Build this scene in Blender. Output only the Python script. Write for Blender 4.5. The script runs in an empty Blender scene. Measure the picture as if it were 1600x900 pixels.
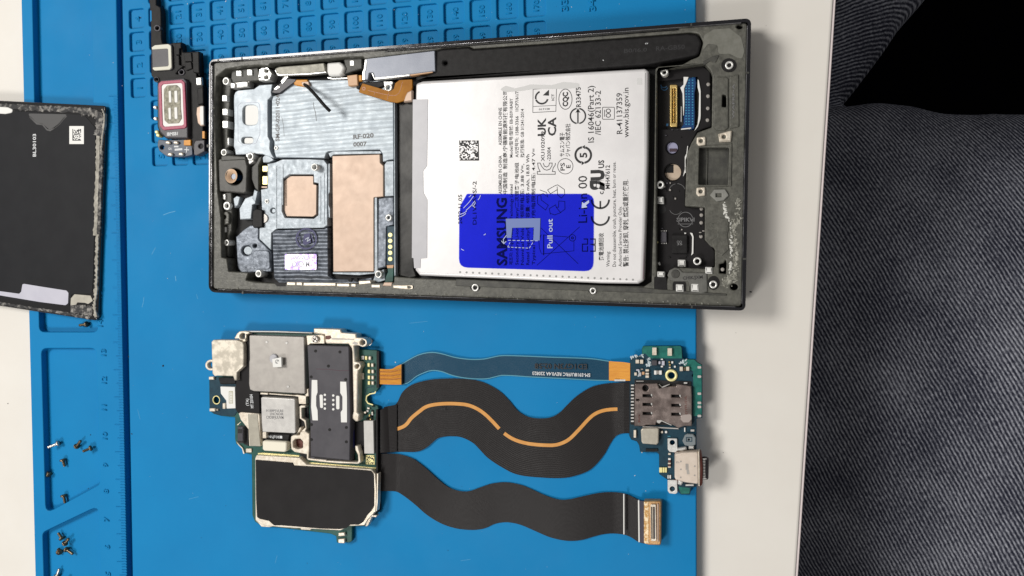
import bpy, bmesh, math, random
from mathutils import Vector, Matrix
from math import radians, sin, cos, pi
random.seed(7)
SC = bpy.context.scene
COL = SC.collection

# ------------------------------------------------------------------ camera (units: centimetres)
FPX = 1155.0                                   # focal length in pixels of a 1600 px wide picture
CR = Matrix(((0.95698752, -0.00569199, 0.29007324),
             (0.0, 0.99980753, 0.01961881),
             (-0.29012908, -0.01877496, 0.95680333)))
CC = Vector((6.59321012, 0.44592515, 21.74762993))
cam_d = bpy.data.cameras.new('camera')
cam = bpy.data.objects.new('camera', cam_d)
COL.objects.link(cam)
cam_d.sensor_width = 36.0
cam_d.lens = 36.0 * FPX / 1600.0
cam_d.clip_start = 0.5
cam_d.clip_end = 1000.0
cam.matrix_world = Matrix.Translation(CC) @ CR.to_4x4()
SC.camera = cam

# ------------------------------------------------------------------ world, lamps, exposure
W = bpy.data.worlds.new('World'); SC.world = W; W.use_nodes = True
wb = W.node_tree.nodes['Background']
wb.inputs[0].default_value = (1.0, 0.965, 0.93, 1)
wb.inputs[1].default_value = 0.25

def lamp(name, loc, target, sx, sy, power, color):
    d = bpy.data.lights.new(name, 'AREA'); d.shape = 'RECTANGLE'; d.size = sx; d.size_y = sy
    d.energy = power; d.color = color
    o = bpy.data.objects.new(name, d); COL.objects.link(o)
    o.location = loc
    o.rotation_euler = (Vector(target) - Vector(loc)).to_track_quat('-Z', 'Y').to_euler()
    return o
lamp('ceiling_lamp', (-62, 24, 86), (0, 0, 0), 34, 30, 81000, (1.0, 0.965, 0.91))
lamp('desk_lamp', (-38, -66, 88), (0, 0, 0), 26, 26, 57000, (1.0, 0.97, 0.93))
SC.view_settings.view_transform = 'Standard'
SC.view_settings.look = 'None'
SC.view_settings.exposure = 0.0
SC.view_settings.gamma = 1.0
SC.view_settings.use_curve_mapping = False

# ------------------------------------------------------------------ helpers
def P(px, py, z=0.0):
    """point of the horizontal plane at height z that the photograph shows at pixel (px, py)"""
    d = CR @ Vector(((px - 800.0) / FPX, (450.0 - py) / FPX, -1.0))
    k = (z - CC.z) / d.z
    return Vector((CC.x + d.x * k, CC.y + d.y * k, z))

def T(ox, oy, s, *pts):
    return [(ox + p[0] / s, oy + p[1] / s) + tuple(p[2:]) for p in pts]

def fil(pts, r=0.0, n=4):
    """round the corners of a pixel polygon; a point may carry its own radius as third value"""
    out = []; N = len(pts)
    for i in range(N):
        p = pts[i]; rr = p[2] if len(p) > 2 else r
        b = Vector(p[:2]); a = Vector(pts[i - 1][:2]); c = Vector(pts[(i + 1) % N][:2])
        u = a - b; v = c - b
        if rr <= 0.01 or u.length < 1e-6 or v.length < 1e-6:
            out.append((b.x, b.y)); continue
        lu, lv = u.length, v.length
        u.normalize(); v.normalize()
        cosang = max(-1, min(1, u.dot(v)))
        ang = math.acos(cosang)
        if ang > 3.0 or ang < 0.1:
            out.append((b.x, b.y)); continue
        t = rr / math.tan(ang / 2)
        t = min(t, lu * 0.48, lv * 0.48)
        for k in range(n + 1):
            s = k / n
            q = (b + u * t) * (1 - s) ** 2 + b * 2 * s * (1 - s) + (b + v * t) * s * s
            out.append((q.x, q.y))
    return out

def circ(cx, cy, r, n=20, ry=None):
    ry = ry or r
    return [(cx + r * cos(2 * pi * k / n), cy + ry * sin(2 * pi * k / n)) for k in range(n)]

def rect(x0, y0, x1, y1, r=0.0):
    return fil([(x0, y0), (x1, y0), (x1, y1), (x0, y1)], r)

def tag(o, label=None, cat=None, group=None, kind=None):
    if label: o['label'] = label
    if cat: o['category'] = cat
    if group: o['group'] = group
    if kind: o['kind'] = kind
    return o

def empty(name, loc, label=None, cat=None, group=None):
    o = bpy.data.objects.new(name, None); COL.objects.link(o)
    o.location = loc; o.empty_display_size = 0.5
    return tag(o, label, cat, group)

def wloc(o):
    v = Vector(o.location)
    while o.parent: o = o.parent; v += Vector(o.location)
    return v

def link(name, me, mat, parent=None, origin=None):
    """verts are in world space; move them to the object's own origin"""
    if origin is None:
        xs = [v.co for v in me.vertices]
        if xs:
            lo = Vector((min(v.x for v in xs), min(v.y for v in xs), min(v.z for v in xs)))
            hi = Vector((max(v.x for v in xs), max(v.y for v in xs), max(v.z for v in xs)))
            origin = Vector(((lo.x + hi.x) / 2, (lo.y + hi.y) / 2, lo.z))
        else: origin = Vector((0, 0, 0))
    me.transform(Matrix.Translation(-origin))
    o = bpy.data.objects.new(name, me); COL.objects.link(o)
    if mat is not None:
        me.materials.clear(); me.materials.append(mat)
    if parent is not None:
        o.parent = parent; o.location = origin - wloc(parent)
    else:
        o.location = origin
    return o

def area2(p):
    return sum(p[i - 1].x * p[i].y - p[i].x * p[i - 1].y for i in range(len(p)))

def slab_mesh(polys, z0, z1, bevel=0.0, res=1, world=False):
    """extruded 2D shapes; a polygon inside another becomes a hole. polys are pixel polygons seen at height z1"""
    c = bpy.data.curves.new('tmp', 'CURVE'); c.dimensions = '2D'; c.fill_mode = 'BOTH'
    h = (z1 - z0) / 2
    bevel = min(bevel, h * 0.98)
    c.extrude = max(h - bevel, 0); c.bevel_depth = bevel; c.bevel_resolution = res; c.offset = -bevel
    for pl in polys:
        w = [Vector(q) for q in pl] if world else [P(q[0], q[1], z1) for q in pl]
        clean = []
        for q in w:
            if not clean or (q.xy - clean[-1].xy).length > 1e-4: clean.append(q)
        if len(clean) > 2 and (clean[0].xy - clean[-1].xy).length < 1e-4: clean.pop()
        s = c.splines.new('POLY'); s.points.add(len(clean) - 1)
        for i, q in enumerate(clean): s.points[i].co = (q.x, q.y, 0, 1)
        s.use_cyclic_u = True
    o = bpy.data.objects.new('tmp', c)
    me = bpy.data.meshes.new_from_object(o)
    bpy.data.objects.remove(o); bpy.data.curves.remove(c)
    me.transform(Matrix.Translation((0, 0, (z0 + z1) / 2)))
    return me

def merge(meshes):
    bm = bmesh.new()
    for m in meshes:
        bm.from_mesh(m); bpy.data.meshes.remove(m)
    me = bpy.data.meshes.new('mesh'); bm.to_mesh(me); bm.free()
    return me

def slab(name, polys, z0, z1, mat, parent=None, bevel=0.0, res=1):
    if polys and not isinstance(polys[0], list): polys = [polys]
    me = slab_mesh(polys, z0, z1, bevel, res)
    if res >= 3:
        for p in me.polygons: p.use_smooth = abs(p.normal.z) < 0.999
    return link(name, me, mat, parent)

def mslab(name, items, mat, parent=None, join=False):
    """several slabs (polys, z0, z1, bevel): separate parts of one kind, or one part when joined"""
    if not join:
        return [slab(name, it[0], it[1], it[2], mat, parent, it[3] if len(it) > 3 else 0.0) for it in items][0]
    ms = []
    for it in items:
        polys, z0, z1 = it[:3]; b = it[3] if len(it) > 3 else 0.0
        if not isinstance(polys[0], list): polys = [polys]
        ms.append(slab_mesh(polys, z0, z1, b))
    return link(name, merge(ms), mat, parent)

def ring_mesh(prof, c, n=24):
    """lathe: prof = [(radius, z)], about the vertical axis through c"""
    bm = bmesh.new(); rows = []
    for r, z in prof:
        rows.append([bm.verts.new((c.x + r * cos(2 * pi * k / n), c.y + r * sin(2 * pi * k / n), z)) for k in range(n)])
    for a, b in zip(rows, rows[1:]):
        for k in range(n):
            f = bm.faces.new((a[k], a[(k + 1) % n], b[(k + 1) % n], b[k]))
            f.smooth = True
    bmesh.ops.recalc_face_normals(bm, faces=bm.faces)
    me = bpy.data.meshes.new('ring'); bm.to_mesh(me); bm.free()
    return me

PXC = 0.0203                                    # about one pixel in cm, mid picture
def boss(px, py, ro, ri, z0, z1, mat, parent, dark, name='screw_boss'):
    """hollow screw post: metal ring round a dark threaded hole"""
    c = P(px, py, z1); s = (P(px + 1, py, z1) - P(px, py, z1)).length
    ro *= s; ri *= s
    b = (ro - ri) * 0.22
    me = ring_mesh([(ro, z0), (ro, z1 - b), (ro - b, z1), (ri + b, z1), (ri, z1 - b), (ri, z0 + 0.02)], c)
    o = link(name, me, mat, parent)
    fl = ring_mesh([(ri * 1.02, z0 + 0.03), (0.0005, z0 + 0.031)], c)
    link('hole', fl, dark, o)
    return o

class Ink:
    """flat printing: strokes, filled shapes and lettering laid on a surface"""
    def __init__(s, z, lift=0.003):
        s.z = z; s.bm = bmesh.new(); s.lift = lift
    def _face(s, vs):
        try:
            f = s.bm.faces.new([s.bm.verts.new((v.x, v.y, s.z + s.lift)) for v in vs])
            f.normal_update()
            if f.normal.z < 0: f.normal_flip()
        except Exception: pass
    def fill(s, pts, holes=()):
        me = slab_mesh([pts] + list(holes), s.z, s.z + 0.002)
        bm2 = bmesh.new(); bm2.from_mesh(me); bpy.data.meshes.remove(me)
        bmesh.ops.transform(bm2, matrix=Matrix.Translation((0, 0, s.lift - 0.002)), verts=bm2.verts)
        m3 = bpy.data.meshes.new('t'); bm2.to_mesh(m3); bm2.free()
        s.bm.from_mesh(m3); bpy.data.meshes.remove(m3)
        return s
    def line(s, pts, w=1.0, closed=False):
        q = [P(p[0], p[1], s.z) for p in pts]
        if closed: q.append(q[0])
        k = (P(pts[0][0] + 1, pts[0][1], s.z) - P(pts[0][0], pts[0][1], s.z)).length
        hw = w * k / 2
        n = len(q); L = []; R = []
        for i in range(n):
            a = q[i - 1] if i > 0 else (q[-2] if closed else q[i])
            b = q[i + 1] if i < n - 1 else (q[1] if closed else q[i])
            d = (q[i] - a).normalized() + (b - q[i]).normalized() if (i > 0 or closed) and (i < n - 1 or closed) else (b - a)
            if d.length < 1e-9: d = (b - a)
            d.normalize(); nn = Vector((-d.y, d.x, 0))
            m = 1.0
            if 0 < i < n - 1 or closed:
                e = (b - q[i]).normalized(); ct = abs(e.dot(d)); m = 1 / max(ct, 0.5)
            L.append(q[i] + nn * hw * m); R.append(q[i] - nn * hw * m)
        for i in range(n - 1): s._face([L[i], R[i], R[i + 1], L[i + 1]])
        return s
    def circle(s, cx, cy, r, w=1.0, a0=0, a1=360, ry=None, n=28):
        ry = ry or r
        full = abs(a1 - a0) >= 359.9
        m = n if full else n + 1
        pts = [(cx + r * cos(radians(a0 + (a1 - a0) * k / n)), cy - ry * sin(radians(a0 + (a1 - a0) * k / n))) for k in range(m)]
        return s.line(pts, w, closed=full)
    def text(s, body, p0, p1, h, bold=0.015, mirror=False, nat=False):
        """lettering whose baseline runs from pixel p0 to pixel p1, with capitals h pixels tall"""
        c = bpy.data.curves.new('t', 'FONT'); c.body = body; c.resolution_u = 2; c.offset = bold
        o = bpy.data.objects.new('t', c)
        me = bpy.data.meshes.new_from_object(o)
        bpy.data.objects.remove(o); bpy.data.curves.remove(c)
        if not me.vertices: return s
        x0 = min(v.co.x for v in me.vertices); x1 = max(v.co.x for v in me.vertices)
        a = P(p0[0], p0[1], s.z); b = P(p1[0], p1[1], s.z); d = b - a
        u = d.normalized(); nrm = Vector((-u.y, u.x, 0))
        if mirror: nrm = -nrm
        k = (P(p0[0] + 1, p0[1], s.z) - a).length
        hh = h * k / 0.70
        if nat:
            c_ = (a + b) / 2; d = u * (x1 - x0) * hh; a = c_ - d / 2
        for v in me.vertices:
            t = (v.co.x - x0) / max(x1 - x0, 1e-6)
            w = a + d * t + nrm * v.co.y * hh
            v.co = (w.x, w.y, s.z + s.lift)
        s.bm.from_mesh(me); bpy.data.meshes.remove(me)
        return s
    def mesh(s):
        bmesh.ops.recalc_face_normals(s.bm, faces=s.bm.faces)
        for f in s.bm.faces:
            f.normal_update()
            if f.normal.z < -0.5: f.normal_flip()
        me = bpy.data.meshes.new('ink'); s.bm.to_mesh(me); s.bm.free()
        return me
    def relief(s):
        me = s.mesh(); bm = bmesh.new(); bm.from_mesh(me); bpy.data.meshes.remove(me)
        r = bmesh.ops.extrude_face_region(bm, geom=bm.faces[:])
        vs = [g for g in r['geom'] if isinstance(g, bmesh.types.BMVert)]
        bmesh.ops.translate(bm, verts=vs, vec=(0, 0, -s.lift - 0.01))
        bmesh.ops.recalc_face_normals(bm, faces=bm.faces)
        me = bpy.data.meshes.new('relief'); bm.to_mesh(me); bm.free(); return me
    def build(s, name, mat, parent=None): return link(name, s.mesh(), mat, parent)

def spline(pts, n):
    """resample a polyline by Catmull-Rom to n points"""
    p = [Vector(q[:2]) for q in pts]
    dist = [0.0]
    for a, b in zip(p, p[1:]): dist.append(dist[-1] + (b - a).length)
    out = []
    for k in range(n):
        t = dist[-1] * k / (n - 1); i = 0
        while i < len(p) - 2 and dist[i + 1] < t: i += 1
        u = (t - dist[i]) / max(dist[i + 1] - dist[i], 1e-9)
        a = p[max(i - 1, 0)]; b = p[i]; c = p[i + 1]; d = p[min(i + 2, len(p) - 1)]
        m1 = (c - a) / 2; m2 = (d - b) / 2
        # keep tangents in proportion to this span
        L = (c - b).length
        if m1.length > 1e-9: m1 = m1.normalized() * L
        if m2.length > 1e-9: m2 = m2.normalized() * L
        q = b * (2 * u ** 3 - 3 * u ** 2 + 1) + m1 * (u ** 3 - 2 * u ** 2 + u) + c * (-2 * u ** 3 + 3 * u ** 2) + m2 * (u ** 3 - u ** 2)
        out.append((q.x, q.y))
    return out

def ribbon(name, top, bot, zf, mat, parent=None, n=70, m=8, thick=0.012):
    """thin flexible strip between two pixel edges; zf(t, v) gives its height; UV = (along, across)"""
    A = spline(top, n); B = spline(bot, n)
    bm = bmesh.new(); uv = bm.loops.layers.uv.new('UVMap')
    def grid(dz):
        g = []
        for i in range(n):
            row = []
            for j in range(m + 1):
                v = j / m; t = i / (n - 1); z = zf(t, v)
                x = A[i][0] * (1 - v) + B[i][0] * v; y = A[i][1] * (1 - v) + B[i][1] * v
                q = P(x, y, z); row.append(bm.verts.new((q.x, q.y, z + dz)))
            g.append(row)
        return g
    G = grid(0.0); H = grid(-thick)
    def face(vs, uvs):
        f = bm.faces.new(vs); f.smooth = True
        for l, w in zip(f.loops, uvs): l[uv].uv = w
    for i in range(n - 1):
        for j in range(m):
            c = [(i, j), (i, j + 1), (i + 1, j + 1), (i + 1, j)]
            uvs = [(a / (n - 1), b / m) for a, b in c]
            face([G[a][b] for a, b in c], uvs)
            face([H[a][b] for a, b in reversed(c)], list(reversed(uvs)))
    def side(vs):                                # side walls keep their own vertices so that the flat top stays flat-shaded
        bm.faces.new([bm.verts.new(v.co) for v in vs])
    for i in range(n - 1):
        side([G[i][0], H[i][0], H[i + 1][0], G[i + 1][0]])
        side([G[i + 1][m], H[i + 1][m], H[i][m], G[i][m]])
    for j in range(m):
        side([G[0][j + 1], H[0][j + 1], H[0][j], G[0][j]])
        side([G[n - 1][j], H[n - 1][j], H[n - 1][j + 1], G[n - 1][j + 1]])
    for f in bm.faces: f.normal_update()
    up_ = sum(f.normal.z for f in bm.faces if f.smooth and f.verts[0].co.z > -9) if False else G[0][0].link_faces[0].normal.z
    if up_ < 0:
        for f in bm.faces: f.normal_flip()
    me = bpy.data.meshes.new(name); bm.to_mesh(me); bm.free()
    return link(name, me, mat, parent)

# ------------------------------------------------------------------ materials
def ridge(m, scale, dist, strength, height, direction='Y', rot=0.0):
    """add soft parallel ridges to a material made by mat()"""
    nt = m.node_tree; N = nt.nodes; L = nt.links; b = N['Principled BSDF']
    tc = N.new('ShaderNodeTexCoord'); mp = N.new('ShaderNodeMapping'); mp.inputs['Rotation'].default_value = (0, 0, rot)
    w = N.new('ShaderNodeTexWave'); w.bands_direction = direction; w.inputs['Scale'].default_value = scale; w.inputs['Distortion'].default_value = dist; w.inputs['Detail'].default_value = 2; w.inputs['Detail Scale'].default_value = .6
    L.new(tc.outputs['Object'], mp.inputs['Vector']); L.new(mp.outputs[0], w.inputs['Vector'])
    bp = N.new('ShaderNodeBump'); bp.inputs['Strength'].default_value = strength; bp.inputs['Distance'].default_value = height
    L.new(w.outputs['Fac'], bp.inputs['Height'])
    prev = b.inputs['Normal'].links
    if prev: L.new(prev[0].from_socket, bp.inputs['Normal'])
    L.new(bp.outputs[0], b.inputs['Normal'])
    return m
MATS = {}
def mat(name, col, rough=0.5, metal=0.0, col2=None, ns=3.0, mix=0.5, bump=0.0, bs=40.0, rv=0.0,
        coat=0.0, spec=0.5, contrast=(0.35, 0.65), detail=4.0, stretch=None, brush=None):
    """principled surface, base colour varied between col and col2 by noise, with fine bump"""
    m = bpy.data.materials.new(name); m.use_nodes = True; nt = m.node_tree; N = nt.nodes; L = nt.links
    b = N['Principled BSDF']
    b.inputs['Base Color'].default_value = (*col, 1); b.inputs['Roughness'].default_value = rough
    b.inputs['Metallic'].default_value = metal; b.inputs['Specular IOR Level'].default_value = spec
    if coat: b.inputs['Coat Weight'].default_value = coat; b.inputs['Coat Roughness'].default_value = 0.08
    tc = N.new('ShaderNodeTexCoord'); mp = N.new('ShaderNodeMapping')
    L.new(tc.outputs['Object'], mp.inputs['Vector'])
    if stretch: mp.inputs['Scale'].default_value = stretch
    if col2 is not None:
        nz = N.new('ShaderNodeTexNoise'); nz.inputs['Scale'].default_value = ns; nz.inputs['Detail'].default_value = detail
        nz.inputs['Roughness'].default_value = 0.6
        L.new(mp.outputs[0], nz.inputs['Vector'])
        rp = N.new('ShaderNodeValToRGB'); e = rp.color_ramp.elements
        e[0].position = contrast[0]; e[0].color = (*col, 1); e[1].position = contrast[1]; e[1].color = (*col2, 1)
        L.new(nz.outputs['Fac'], rp.inputs[0]); L.new(rp.outputs[0], b.inputs['Base Color'])
    if rv:
        n2 = N.new('ShaderNodeTexNoise'); n2.inputs['Scale'].default_value = ns * 1.7; n2.inputs['Detail'].default_value = 5
        L.new(mp.outputs[0], n2.inputs['Vector'])
        mr = N.new('ShaderNodeMapRange'); mr.inputs['From Min'].default_value = 0.3; mr.inputs['From Max'].default_value = 0.7
        mr.inputs['To Min'].default_value = max(rough - rv, 0.02); mr.inputs['To Max'].default_value = min(rough + rv, 1)
        L.new(n2.outputs['Fac'], mr.inputs['Value']); L.new(mr.outputs[0], b.inputs['Roughness'])
    if bump:
        n3 = N.new('ShaderNodeTexNoise'); n3.inputs['Scale'].default_value = bs; n3.inputs['Detail'].default_value = 3
        if brush:
            mb = N.new('ShaderNodeMapping'); mb.inputs['Scale'].default_value = brush
            L.new(tc.outputs['Object'], mb.inputs['Vector']); L.new(mb.outputs[0], n3.inputs['Vector'])
        else: L.new(mp.outputs[0], n3.inputs['Vector'])
        bp = N.new('ShaderNodeBump'); bp.inputs['Strength'].default_value = bump; bp.inputs['Distance'].default_value = 0.02
        L.new(n3.outputs['Fac'], bp.inputs['Height']); L.new(bp.outputs[0], b.inputs['Normal'])
    MATS[name] = m
    return m

M_table = mat('table_laminate', (0.70, 0.672, 0.625), 0.42, col2=(0.725, 0.70, 0.655), ns=0.35, bump=0.05, bs=14)
M_tedge = mat('table_edge_band', (0.70, 0.62, 0.62), 0.4)
M_blue = mat('blue_silicone', (0.0006, 0.186, 0.445), 0.6, col2=(0.0010, 0.200, 0.470), ns=0.35, bump=0.10, bs=55, rv=0.06, spec=0.18)
M_black = mat('black_plastic', (0.010, 0.0095, 0.010), 0.5, col2=(0.017, 0.0165, 0.017), ns=6, bump=0.15, bs=60, spec=0.16)
M_blacksoft = mat('black_film', (0.0125, 0.0115, 0.0125), 0.5, col2=(0.016, 0.015, 0.016), ns=1.5, bump=0.05, bs=30, spec=0.13)
M_void = mat('hollow_shade_black', (0.004, 0.004, 0.005), 0.7)  # near-black colour stands in for shade inside holes and gaps
M_gloss = mat('polished_black_metal', (0.009, 0.009, 0.012), 0.13, metal=0.2, rv=0.05, ns=3, coat=0.3)
M_olive = mat('dusty_adhesive_ledge', (0.058, 0.058, 0.049), 0.44, col2=(0.125, 0.124, 0.105), ns=7, bump=0.3, bs=26, contrast=(0.36, 0.74), detail=9, rv=0.08)
M_darkolive = mat('dark_frame_plastic', (0.030, 0.030, 0.027), 0.5, col2=(0.065, 0.065, 0.055), ns=4, bump=0.2, bs=30, detail=7)
M_alu = mat('milled_aluminium', (0.35, 0.395, 0.44), 0.5, metal=0.30, col2=(0.46, 0.51, 0.555), ns=2.5, bump=0.3, bs=9, rv=0.06, brush=(0.3, 4, 1))
M_alud = mat('dull_cast_magnesium', (0.085, 0.10, 0.125), 0.48, metal=0.35, col2=(0.25, 0.28, 0.33), ns=5, bump=0.5, bs=10, rv=0.1, detail=6)
M_alum = mat('grey_cast_magnesium', (0.27, 0.31, 0.345), 0.5, metal=0.35, col2=(0.38, 0.42, 0.46), ns=4, bump=0.25, bs=14, rv=0.08)
M_copper = mat('copper_thermal_pad', (0.47, 0.35, 0.275), 0.50, metal=0.28, spec=.35, col2=(0.52, 0.395, 0.315), ns=1.6, bump=0.05, bs=40, rv=0.04)
M_steel = mat('bright_steel', (0.70, 0.70, 0.68), 0.35, metal=0.5, bump=0.1, bs=30, rv=0.08, ns=8)
M_white = mat('white_plastic', (0.74, 0.74, 0.72), 0.5, bump=0.1, bs=30)
M_beige = mat('nickel_beige_metal', (0.66, 0.58, 0.47), 0.4, metal=0.45, col2=(0.80, 0.74, 0.64), ns=6, bump=0.15, bs=24, rv=0.08)
M_grey = mat('satin_grey_shield', (0.34, 0.32, 0.30), 0.42, metal=0.45, col2=(0.39, 0.37, 0.345), ns=3, bump=0.10, bs=20, brush=(8, 0.8, 1), rv=0.05)
M_lgrey = mat('light_grey_shield', (0.50, 0.49, 0.475), 0.4, metal=0.35, col2=(0.56, 0.55, 0.53), ns=3, bump=0.08, bs=20, rv=0.05)
M_bluegrey = mat('blue_grey_module', (0.17, 0.185, 0.225), 0.42, metal=0.3, col2=(0.20, 0.215, 0.255), ns=2, bump=0.06, bs=30)
M_slate = mat('slate_bracket_plastic', (0.052, 0.050, 0.060), 0.42, spec=.35, col2=(0.068, 0.065, 0.076), ns=2, bump=0.08, bs=40)
M_gold = mat('gold_plating', (0.85, 0.62, 0.24), 0.3, metal=0.85)
M_palegold = mat('pale_gold_contact', (0.82, 0.75, 0.36), 0.4, metal=0.3)
M_pcb = mat('green_circuit_board', (0.016, 0.070, 0.058), 0.4, spec=.3, col2=(0.024, 0.098, 0.080), ns=4, bump=0.1, bs=50)
M_pcbd = mat('dark_teal_circuit_board', (0.003, 0.028, 0.050), 0.4, spec=.3, col2=(0.006, 0.042, 0.068), ns=5, bump=0.12, bs=50)
M_pcbg = mat('bright_green_board_edge', (0.006, 0.10, 0.085), 0.4, spec=.3, col2=(0.015, 0.16, 0.13), ns=5, bump=0.1, bs=50)
M_orange = mat('amber_polyimide', (0.56, 0.22, 0.018), 0.40, col2=(0.66, 0.29, 0.028), ns=3, bump=0.1, bs=20, coat=0.0, spec=0.3, stretch=(1, 6, 1))
M_tan = mat('tan_polyimide', (0.52, 0.30, 0.155), 0.45, col2=(0.58, 0.35, 0.19), ns=5)
M_teal = mat('dark_teal_flex', (0.006, 0.050, 0.105), 0.46, col2=(0.009, 0.065, 0.125), ns=3, bump=0.08, bs=30)
M_tealedge = mat('pale_teal_flex_border', (0.06, 0.26, 0.36), 0.4)
M_ink = mat('black_ink', (0.012, 0.012, 0.014), 0.6)
M_inkgrey = mat('grey_ink', (0.16, 0.16, 0.165), 0.6)
M_inkwhite = mat('white_ink', (0.62, 0.64, 0.66), 0.6)
M_inkblue = mat('dark_blue_ink', (0.012, 0.012, 0.10), 0.5)
M_foil = mat('battery_foil', (0.70, 0.69, 0.70), 0.40, metal=0.15, col2=(0.76, 0.75, 0.76), ns=0.8, bump=0.10, bs=3.5, rv=0.05)
M_filmgrey = mat('grey_release_film', (0.42, 0.42, 0.45), 0.35, col2=(0.46, 0.46, 0.49), ns=2)
M_lilac = mat('lilac_grey_film', (0.46, 0.46, 0.54), 0.4, col2=(0.50, 0.50, 0.58), ns=1.5)
M_magenta = mat('magenta_gasket', (0.30, 0.025, 0.075), 0.45, col2=(0.38, 0.05, 0.11), ns=12)
M_mesh = mat('dusty_grille_mesh', (0.16, 0.15, 0.11), 0.7, col2=(0.42, 0.40, 0.32), ns=9, bump=0.8, bs=26, detail=8)
M_nickel = mat('brown_nickel_cage', (0.24, 0.19, 0.175), 0.27, metal=0.8, col2=(0.34, 0.28, 0.26), ns=3, bump=0.12, bs=25, rv=0.1)
M_brown = mat('brown_rubber_gasket', (0.10, 0.022, 0.014), 0.5)
M_screw = mat('oxidised_screw_steel', (0.22, 0.175, 0.11), 0.34, metal=0.85, col2=(0.08, 0.065, 0.05), ns=20, bump=0.3, bs=40)
M_screws = mat('bright_screw_steel', (0.48, 0.45, 0.42), 0.28, metal=0.9, bump=0.3, bs=40)
M_cover = mat('matte_charcoal_film', (0.0110, 0.0116, 0.0142), 0.55, col2=(0.0138, 0.0145, 0.0172), ns=1.2, bump=0.04, bs=30, spec=0.13)
M_coverglass = mat('black_back_glass', (0.010, 0.010, 0.011), 0.12, coat=0.5)
M_glue = mat('torn_grey_adhesive', (0.20, 0.19, 0.16), 0.7, col2=(0.42, 0.40, 0.35), ns=5, bump=1.0, bs=9, detail=8)
M_fuzz = mat('fibrous_adhesive_residue', (0.020, 0.020, 0.022), 0.75, col2=(0.34, 0.325, 0.30), ns=6, bump=1.0, bs=12, detail=9, contrast=(0.47, 0.70))
M_dust = mat('pale_dust', (0.55, 0.58, 0.60), 0.9)
M_dirt = mat('dark_grit', (0.02, 0.022, 0.03), 0.9)
M_crumple = mat('crumpled_dark_film', (0.010, 0.0095, 0.009), 0.35, spec=.22, col2=(0.040, 0.039, 0.037), ns=1.1, bump=0.6, bs=1.3, contrast=(0.46, 0.56), detail=1)
M_floor = mat('floor_shade_black', (0.0012, 0.0012, 0.0018), 0.9, spec=0.0)  # near-black colour stands in for the deep shadow below the table
# ------------------------------------------------------------------ floor, table, lap
ZT = -0.40                                       # table top; the silicone mat's upper face is z = 0
fl = slab_mesh([[(-160, -120), (120, -120), (120, 120), (-160, 120)]], -72.5, -72, world=True)
tag(link('floor', fl, M_floor), kind='structure')

a = P(1302, 0, ZT); b = P(1243, 900, ZT); d = (b - a).normalized()
e0 = a - d * 32; e1 = b + d * 32
tb = slab_mesh([[(-75, e0.y), (e0.x, e0.y), (e1.x, e1.y), (-75, e1.y)]], ZT - 2.6, ZT, 0.07, 2, world=True)
table = tag(link('table', tb, M_table), 'off-white laminate work table with a straight edge above the lap, under the blue mat', 'table')
off = Vector((-d.y, d.x)) * 1.0
if off.x < 0: off = -off
tbl2 = slab_mesh([[(e0.x + off.x * .0, e0.y), (e0.x + off.x * .07, e0.y), (e1.x + off.x * .07, e1.y), (e1.x + off.x * .0, e1.y)]], ZT - 2.55, ZT - 0.07, 0.02, world=True)
link('edge_band', tbl2, M_tedge, table)

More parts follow.
